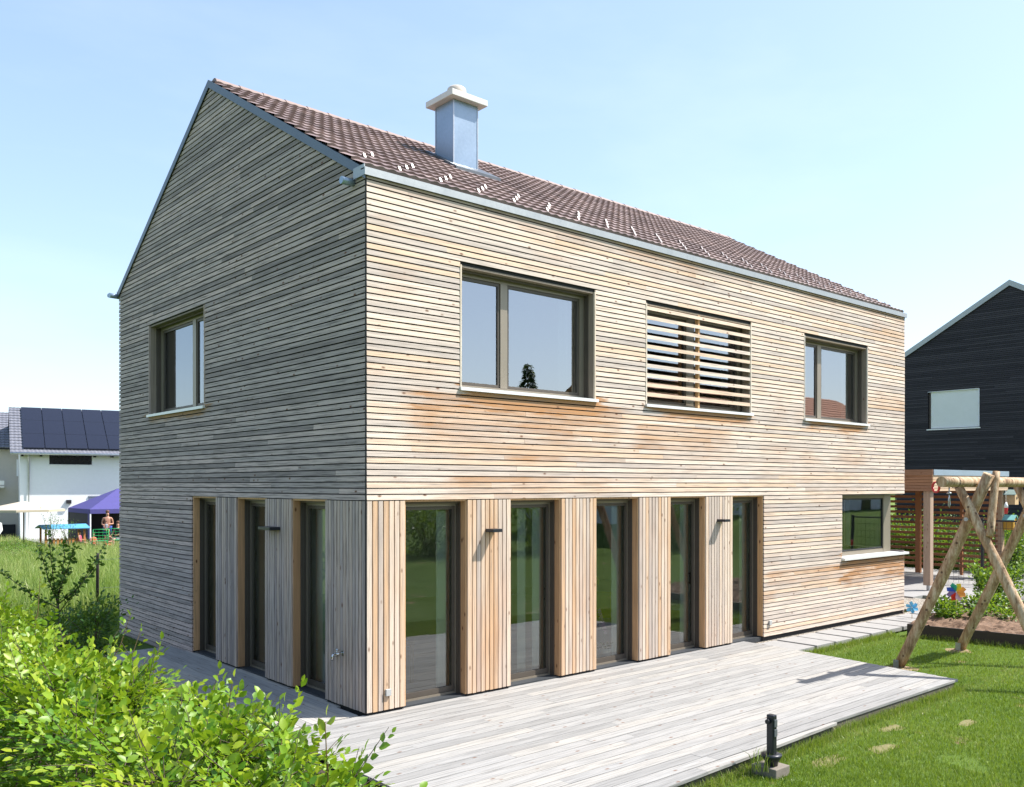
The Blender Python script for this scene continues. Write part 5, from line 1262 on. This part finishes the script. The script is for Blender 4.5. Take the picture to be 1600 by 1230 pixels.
# ---- people
def person(joints, edges, radii, root, loc, label, parts, skin='skin'):
    me = bpy.data.meshes.new('person'); me.from_pydata([Vector(j) for j in joints], edges, []); me.materials.append(M[skin])
    o = bpy.data.objects.new('person', me); C.objects.link(o); o.location = loc; ORG[o.name] = Vector(loc)
    m = o.modifiers.new('skin', 'SKIN'); m.use_smooth_shade = True
    for i, r in enumerate(radii):
        sv = me.skin_vertices[0].data[i]; sv.radius = r if isinstance(r, tuple) else (r, r); sv.use_root = (i == root)
    s = o.modifiers.new('sub', 'SUBSURF'); s.levels = 1; s.render_levels = 2
    tag(o, label, 'person')
    for (nm_, mb_, mat) in parts: mb_.build(nm_, M[mat], o)
    return o
def figure(loc, h, face, pose='stand', label='', top='greyc', bottom='blue', hair='hair', arms='hold'):
    """body continuous; joints in local coordinates, then turned by 'face' """
    k = h/1.75; R3 = Matrix.Rotation(face, 3, 'Z'); L = Vector(loc)
    if pose == 'stand':
        J = [(0, 0, .95), (0, 0, 1.15), (0, .01, 1.38), (0, .01, 1.48), (0, -.01, 1.56), (0, -.01, 1.70),
             (.10, 0, .90), (.11, .01, .50), (.12, .03, .08), (.12, -.10, .03), (-.10, 0, .90), (-.11, .01, .50), (-.12, .03, .08), (-.12, -.10, .03),
             (.19, 0, 1.40), (.25, .02, 1.12), (.10, -.24, 1.12), (.02, -.27, 1.14), (-.19, 0, 1.40), (-.25, .02, 1.12), (-.12, -.24, 1.02), (-.04, -.27, 1.03)]
    else:
        J = [(0, 0, .50), (0, .02, .72), (0, .02, .95), (0, .02, 1.05), (0, 0, 1.13), (0, 0, 1.27),
             (.10, -.05, .50), (.13, -.45, .48), (.13, -.50, .08), (.13, -.62, .03), (-.10, -.05, .50), (-.13, -.45, .48), (-.13, -.50, .08), (-.13, -.62, .03),
             (.19, .02, .97), (.25, -.05, .70), (.14, -.30, .68), (.10, -.36, .68), (-.19, .02, .97), (-.25, -.05, .70), (-.14, -.30, .68), (-.10, -.36, .68)]
    Ed = [(0, 1), (1, 2), (2, 3), (3, 4), (4, 5), (0, 6), (6, 7), (7, 8), (8, 9), (0, 10), (10, 11), (11, 12), (12, 13), (2, 14), (14, 15), (15, 16), (16, 17), (2, 18), (18, 19), (19, 20), (20, 21)]
    Rd = [(.15, .11), (.13, .10), (.15, .10), .055, (.075, .09), (.07, .085), .085, .055, .038, .035, .085, .055, .038, .035, .055, .042, .032, .03, .055, .042, .032, .03]
    J2 = [R3 @ Vector(j)*k for j in J]; Rd = [tuple(x*k for x in r) if isinstance(r, tuple) else r*k for r in Rd]
    def W(p): return L+R3 @ Vector(p)*k
    hz = J[5][2]; hy = J[5][1]; parts = []
    mb = MB(); mb.lathe((0, 0, 0), [(.05, -.06), (.088, -.01), (.092, .04), (.075, .085), (.03, .105)], 12); mb.v = [tuple(W((x, y+hy+.018, z+hz))) for x, y, z in mb.v]; parts.append(('hair', mb, hair))
    zs, ze_ = J[0][2], J[2][2]
    if top:
        mb = MB(); n = 14; prof = [(.165, .115, zs+.02), (.15, .115, zs+.2), (.175, .12, ze_-.02), (.16, .10, ze_+.06), (.07, .06, ze_+.09)]; vs = []; fs = []
        for (a, b, z) in prof:
            for q_ in range(n): vs.append(W((a*math.cos(2*pi*q_/n), b*math.sin(2*pi*q_/n)+.01, z)))
        for i in range(len(prof)-1):
            for q_ in range(n): fs.append((i*n+q_, i*n+(q_+1) % n, (i+1)*n+(q_+1) % n, (i+1)*n+q_))
        mb.add(vs, fs, None, True); parts.append(('shirt', mb, top))
    mb = MB()
    for s in (1, -1):
        hip = Vector((s*.09, 0, zs-.03)); kn = Vector(J[7]) if s > 0 else Vector(J[11]); kn = hip.lerp(kn, .8)
        mb.tube([W(hip+Vector((0, 0, .10) if pose == 'stand' else (0, .05, .05))), W(hip), W(kn)], [.125*k, .115*k, .085*k], 10)
    parts.append(('shorts', mb, bottom))
    mb = MB()   # face: eyes, nose and mouth
    for s in (-1, 1): mb.box(s*.03-.008, s*.03+.008, hy-.089, hy-.078, hz-.035, hz-.02)
    mb.box(-.02, .02, hy-.086, hy-.075, hz-.095, hz-.088); mb.v = [tuple(W(v)) for v in mb.v]; parts.append(('face', mb, 'darkc'))
    return person(J2, Ed, Rd, 0, L, label, parts)
g0 = gz(9.5, 41)+.06
q = at(168, 820, 44); fcam = math.atan2(-5.2-q.x, -8.5-q.y)
def face_to(p): return math.atan2((cam.location.x-p.x), -(cam.location.y-p.y))
figure((q.x, q.y, g0), 1.74, face_to(q), 'stand', 'person standing in the violet tent with bare chest and blue shorts holding a child', top=None, bottom='blue')
q2 = at(166, 820, 43.7); figure((q2.x, q2.y, g0+.62), .85, face_to(q2)+.3, 'sit', 'small child in grey shirt and red shorts held by the standing person', top='greyc', bottom='red')
q = at(184, 830, 43.5); figure((q.x, q.y, g0-.05), 1.7, face_to(q)-.7, 'sit', 'person in a black shirt sitting at the right inside the tent', top='darkc', bottom='greyc')
q = at(170, 838, 42); figure((q.x, q.y, g0-.1), 1.2, face_to(q)-.5, 'sit', 'child with bare chest and orange shorts sitting in front of the tent', top=None, bottom='orangec')
q = at(146, 838, 42); figure((q.x, q.y, g0-.1), 1.15, face_to(q)+.6, 'sit', 'child in an orange shirt sitting left of the green folding chair', top='orangec', bottom='darkc')
q = at(125, 833, 43); figure((q.x, q.y, gz(q.x, q.y)), 1.15, face_to(q)+1.2, 'sit', 'child in a pink shirt sitting beside the play hut', top='pinkc', bottom='darkc')
# green folding chairs and garden table
def fchair(q, face, label, w_=.56):
    t = thing('folding_chair', q, label, 'chair', 'green folding chairs by the tent'); R3 = Matrix.Rotation(face, 3, 'Z')
    def W(p): return Vector(q)+R3 @ Vector(p)
    mb = MB()
    for s in (-1, 1):
        x = s*w_/2; mb.tube([W((x, .25, 0)), W((x, -.22, .42))], .016, 6); mb.tube([W((x, -.25, 0)), W((x, .18, .45)), W((x, .34, .98))], .016, 6); mb.tube([W((x, .24, .64)), W((x, -.22, .62))], .014, 6)
    mb.tube([W((-w_/2, .34, .98)), W((w_/2, .34, .98))], .016, 6); mb.tube([W((-w_/2, -.22, .42)), W((w_/2, -.22, .42))], .016, 6); mb.build('frame', M['green'], t)
    mb = MB()
    for k in range(4): x = -w_/2+.08+k*(w_-.16)/3; mb.beam(W((x, .20, .46)), W((x, .33, .93)), .018, .004)
    for k in range(3): z = .56+k*.14; yy_ = .215+(z-.46)*.28; mb.beam(W((-w_/2, yy_, z)), W((w_/2, yy_, z)), .006, .02)
    mb.build('backrest', M['green'], t)
    mb = MB(); mb.beam(W((0, -.22, .43)), W((0, .2, .43)), w_, .012); mb.build('seat', M['green'], t)
q = at(156, 840, 41.5); q.z = gz(q.x, q.y)+.06; fchair(q, face_to(q)+pi+.15, 'green folding garden chair left, its back to the camera', .66)
q = at(181, 842, 42.3); q.z = gz(q.x, q.y)+.06; fchair(q, face_to(q)+pi-.3, 'second green folding garden chair at the house edge', .66)
# play hut
q = at(98, 840, 43); g1 = gz(q.x, q.y); hut = thing('play_hut', (q.x, q.y, g1), 'small wooden play hut with light blue roof in the far garden', 'play hut')
hw = .85; mb = MB(); x0, x1, y0_2, y1_2 = q.x-hw, q.x+hw, q.y-.5, q.y+.5
for x in np.arange(x0, x1+.01, .17): mb.box(x-.05, x+.05, y0_2-.02, y0_2, g1, g1+.55)
mb.box(x0, x1, y0_2+.001, y0_2+.03, g1+.15, g1+.22); mb.box(x0, x1, y0_2+.001, y0_2+.03, g1+.42, g1+.49); mb.build('picket_front', M['playwood'], hut)
for (x, y) in ((x0, y0_2+.05), (x1, y0_2+.05), (x0, y1_2), (x1, y1_2)): mb = MB(); mb.box(x-.04, x+.04, y-.04, y+.04, g1, g1+1.1); mb.build('post', M['playwood'], hut)
mb = MB(); mb.hexa([(x0-.2, y0_2-.25, g1+1.0), (x1+.2, y0_2-.25, g1+1.0), (x1+.2, q.y, g1+1.17), (x0-.2, q.y, g1+1.17)], [(x0-.2, y0_2-.25, g1+1.03), (x1+.2, y0_2-.25, g1+1.03), (x1+.2, q.y, g1+1.20), (x0-.2, q.y, g1+1.20)])
mb.hexa([(x0-.2, q.y+.001, g1+1.17), (x1+.2, q.y+.001, g1+1.17), (x1+.2, y1_2+.25, g1+1.0), (x0-.2, y1_2+.25, g1+1.0)], [(x0-.2, q.y+.001, g1+1.20), (x1+.2, q.y+.001, g1+1.20), (x1+.2, y1_2+.25, g1+1.03), (x0-.2, y1_2+.25, g1+1.03)]); mb.build('roof', M['cyan'], hut)
# shrubs and saplings at the meadow's far side
for i, (u, D, h, r, nl, lab) in enumerate(((10, 36, .85, .9, 700, 'low green bush at the far left of the meadow'), (25, 37, .7, .7, 500, 'small green bush below the parasol'), (45, 35, .6, .7, 450, 'low weedy bush in front of the downpipe'), (67, 34, .75, .5, 400, 'leafy bush left of the play hut'), (93, 33, .8, .4, 400, 'leafy weed bush in front of the play hut'), (80, 41, 1.9, .55, 260, 'thin leafy sapling left of the play hut'), (105, 41, 1.8, .5, 220, 'thin leafy sapling behind the play hut'))):
    q = at(u, 850, D); q.z = gz(q.x, q.y); shrub('meadow_bush' if h < 1.5 else 'sapling', q, h, r, int(nl*1.8), .055, lab, 'bush' if h < 1.5 else 'sapling', 'shrub', None, stems=5, colt=.05)

# ================================================================ SURROUNDINGS TO THE SOUTH (seen mirrored in the panes)
def simple_house(x0, x1, y0, y1, zb, ze, zr, wall, roofm, label, name, ridge='x'):
    t = thing(name, ((x0+x1)/2, (y0+y1)/2, zb), label, 'house'); mb = MB(); mb.box(x0, x1, y0, y1, zb-.5, ze)
    xm, ym = (x0+x1)/2, (y0+y1)/2
    if ridge == 'x':
        for x in (x0, x1-.1): mb.add([(x, y0, ze), (x, y1, ze), (x, ym, zr-.1), (x+.1, y0, ze), (x+.1, y1, ze), (x+.1, ym, zr-.1)], [(0, 2, 1), (3, 4, 5), (0, 3, 5, 2), (1, 2, 5, 4), (0, 1, 4, 3)])
        rt, _, _ = roof_tiles(x0-.4, x1+.4, y1+.5, ze-.2, ym, zr, 'roof', roofm, .22, .36); mb.build('wall', wall, t); ro = rt.build('roof', roofm, t)
        rt, _, _ = roof_tiles(x0-.4, x1+.4, y0-.5, ze-.2, ym, zr, 'roof', roofm, .22, .36); rt.build('roof_slope', roofm, ro)
    mb = MB()
    for k in range(3):
        x = x0+1.5+k*(x1-x0-3)/2.5; mb.box(x, x+1.2, y1+.001, y1+.04, zb+1, zb+2.3); mb.box(x, x+1.2, y1+.001, y1+.04, zb+3.6, zb+4.8)
    mb.build('window', M['darkglass'], t); return t
simple_house(27, 50, -27, -17, -.1, 5.2, 8.2, M['render'], M['terra'], 'white house with terracotta tiled roof south-east of the garden', 'neighbour_house')
simple_house(3, 15, -44, -35, -.3, 5.0, 8.0, M['blacktimber'], M['greytile'], 'dark timber house across the lawn to the south', 'neighbour_house')
for i, (x, y, h) in enumerate(((56, -59, 15.0), (30, -70, 10.0))):
    t = thing('fir_tree', (x, y, -.2), ('tall dark fir tree far behind the garden', 'smaller fir tree far behind the lawn')[i], 'tree'); mb = MB(); mb.tube([(x, y, -.3), (x, y, h)], [.25, .03], 8); mb.build('trunk', M['bark'], t)
    P = []; D = []
    for k in range(5000):
        s = random.random()**.7; zz = h*(1-s*.92); r = (h-zz)*.24*random.uniform(.3, 1.05)*(1+.25*math.sin(zz*5)); a = random.random()*2*pi
        P.append((x+r*math.cos(a), y+r*math.sin(a), zz-r*.2)); D.append((math.cos(a), math.sin(a), -.25+random.gauss(0, .2)))
    leaves_mesh(P, unit(np.array(D)), unit(np.random.randn(5000, 3)*.3+np.array([0, 0, 1.])), np.random.uniform(.35, .7, 5000), 'crown', M['fir'], t, t.location, width=.4)
for i, (x, y, h, r) in enumerate(((9.0, -19, 3.0, 2.6), (14.5, -18.5, 2.6, 2.2), (19.5, -17.5, 2.9, 2.4), (24.5, -14, 2.4, 2.0), (3.5, -18, 2.6, 2.2), (0, -30, 5, 3.5), (26, -40, 6, 4))):
    shrub('garden_bush', (x, y, -.2), h, r, 3200, .16, ['wide green bush south of the lawn', 'round bush right of the widest one south of the lawn', 'dense bush near the terracotta house', 'low bush at the south-east garden corner', 'green bush at the south-west end of the lawn', 'tall bush beside the dark southern house', 'tallest bush far south of the lawn'][i], 'bush', 'shrub', 'bushes south of the lawn', stems=12)

# ================================================================ INSIDE THE HOUSE
def dchair(x, y, face, label):
    t = thing('dining_chair', (x, y, .012), label, 'chair'); R3 = Matrix.Rotation(face, 3, 'Z'); o = Vector((x, y, .012))
    def W(p): return o+R3 @ Vector(p)
    mb = MB(); n = 7; vs = []; prof = [(.0, -.22, .44, .20), (.0, .0, .43, .22), (.0, .17, .45, .20), (0, .22, .55, .15), (0, .25, .68, .21), (0, .28, .80, .20), (0, .29, .87, .12)]
    for (_, yy_, zz, hw_) in prof:
        for s in np.linspace(-1, 1, 7): vs.append(W((s*hw_, yy_-.03*(1-s*s)*(1 if zz > .5 else 0), zz+(.02*s*s if zz < .5 else 0))))
    mb.add(vs, [(i*7+j, i*7+j+1, (i+1)*7+j+1, (i+1)*7+j) for i in range(6) for j in range(6)], None, True); so = mb.build('seat_shell', M['yellow'], t); m = so.modifiers.new('s', 'SOLIDIFY'); m.thickness = .012
    for sx2 in (-1, 1):
        for sy2 in (-1, 1): mb = MB(); mb.tube([W((sx2*.12, sy2*.10, .42)), W((sx2*.21, sy2*.22, 0))], .009, 8); mb.build('leg', M['chrome'], t)
dchair(5.25, 1.36, 2.33, 'yellow moulded chair inside behind the middle glass door'); dchair(6.5, 3.1, 3.3, 'second yellow moulded chair deeper inside the room')
tb_ = thing('dining_table', (5.4, 2.1, .012), 'oak dining table inside behind the glass doors', 'table')
mb = MB(); mb.box(4.6, 6.6, 1.9, 2.8, .72, .75); mb.build('tabletop', M['oak'], tb_)
for (x, y) in ((4.68, 1.98), (6.52, 1.98), (4.68, 2.72), (6.52, 2.72)): mb = MB(); mb.box(x-.03, x+.03, y-.03, y+.03, .012, .72); mb.build('leg', M['oak'], tb_)
for i, (x, y) in enumerate(((4.00, .42), (4.27, .40))):
    t = thing('flower_pot', (x, y, .012), ('white flower pot inside the middle glass door', 'white pot with pink orchid inside the middle glass door')[i], 'flower pot')
    mb = MB(); mb.lathe((x, y, .012), [(.065, 0), (.085, .17), (.088, .18), (.078, .18), (.07, .15)], 20); mb.build('pot', M['ceramic'], t)
    P = [(x, y, .18)]*8; D = [(math.cos(a), math.sin(a)*.4, .5) for a in np.linspace(0, 6, 8)]
    leaves_mesh(P, unit(np.array(D)), unit(np.array([[0, 0, 1.]]*8)), [.16]*8, 'leaves', M['apple'], t, t.location, width=.3)
    if i: 
        mb = MB(); pts = [(x, y, .18), (x-.03, y, .5), (x-.08, y, .68), (x-.15, y, .74)]; mb.tube(pts, .004, 5); mb.build('stem', M['leaf_dark'], t)
        mb = MB()
        for k in range(9):
            cx_, cz_ = x-.02-.016*k, .44+.038*k
            for a in np.linspace(0, 2*pi, 6)[:-1]: mb.add([(cx_, y-.02, cz_), (cx_+.035*math.cos(a-.4), y-.03, cz_+.035*math.sin(a-.4)), (cx_+.045*math.cos(a), y-.025, cz_+.045*math.sin(a)), (cx_+.035*math.cos(a+.4), y-.03, cz_+.035*math.sin(a+.4))], [(0, 1, 2, 3)])
        mb.build('blossom', M['pink'], t)
sb = thing('side_table', (.95, 1.3, .012), 'small pale side table inside the first glass door', 'table')
mb = MB(); mb.box(.85, 1.35, 1.0, 1.4, .50, .53); mb.build('tabletop', M['lightwood'], sb)
for (x, y) in ((.88, 1.03), (1.32, 1.03), (.88, 1.37), (1.32, 1.37)): mb = MB(); mb.box(x-.02, x+.02, y-.02, y+.02, .012, .50); mb.build('leg', M['lightwood'], sb)
mb = MB(); mb.box(.95, 1.2, 1.1, 1.3, .012, .22); tag(mb.build('storage_box', M['ceramic'], loc=(1.07, 1.2, .012), bevel=.01), 'white storage box under the side table', 'box')
mb = MB(); mb.box(.62, .8, 1.0, 1.2, .012, .42); tag(mb.build('toy_box', M['purple'], loc=(.7, 1.1, .012), bevel=.01), 'violet box left of the side table inside', 'box')
def curtain(axis, a, b, d, z0, z1, label):
    mb = MB(); n = int((b-a)/.03); vs = []
    for i in range(n+1):
        u = a+(b-a)*i/n; w_ = d+.006*math.sin(i*1.25)
        p = (u, w_) if axis == 'x' else (w_, u); vs += [(p[0], p[1], z0), (p[0], p[1], z1)]
    mb.add(vs, [(2*i, 2*i+2, 2*i+3, 2*i+1) for i in range(n)], None, True); L = Vector(vs[0])
    o = mb.build('curtain', M['curtain'], loc=L); m = o.modifiers.new('s', 'SOLIDIFY'); m.thickness = .004; tag(o, label, 'curtain')
curtain('x', 3.26, 3.50, .33, 3.79, 5.1, 'pale curtain at the right of the wide upper window'); curtain('y', 4.55, 5.9, .56, 3.75, 5.2, 'pale curtain inside the gable window')
curtain('x', 10.82, 11.07, .33, 3.79, 5.1, 'pale curtain inside the right upper window'); curtain('x', 6.95, 7.2, .33, 3.79, 5.1, 'pale curtain behind the slatted window')
for (a, b), lab in zip(DS, ('first glass door from the house corner', 'second glass door from the house corner', 'middle glass door', 'fourth glass door from the house corner', 'last glass door of the long side')):
    curtain('x', b-.23, b-.055, .33, .02, 2.3, 'pale curtain inside the '+lab)
curtain('x', 2.52, 2.66, .34, .02, 2.3, 'narrow pale curtain in the left half of the second glass door')
curtain('y', .98, 1.70, .33, .02, 2.3, 'pale curtain inside the gable door nearest the corner'); curtain('y', 2.55, 3.15, .33, .02, 2.3, 'pale curtain inside the middle gable door')
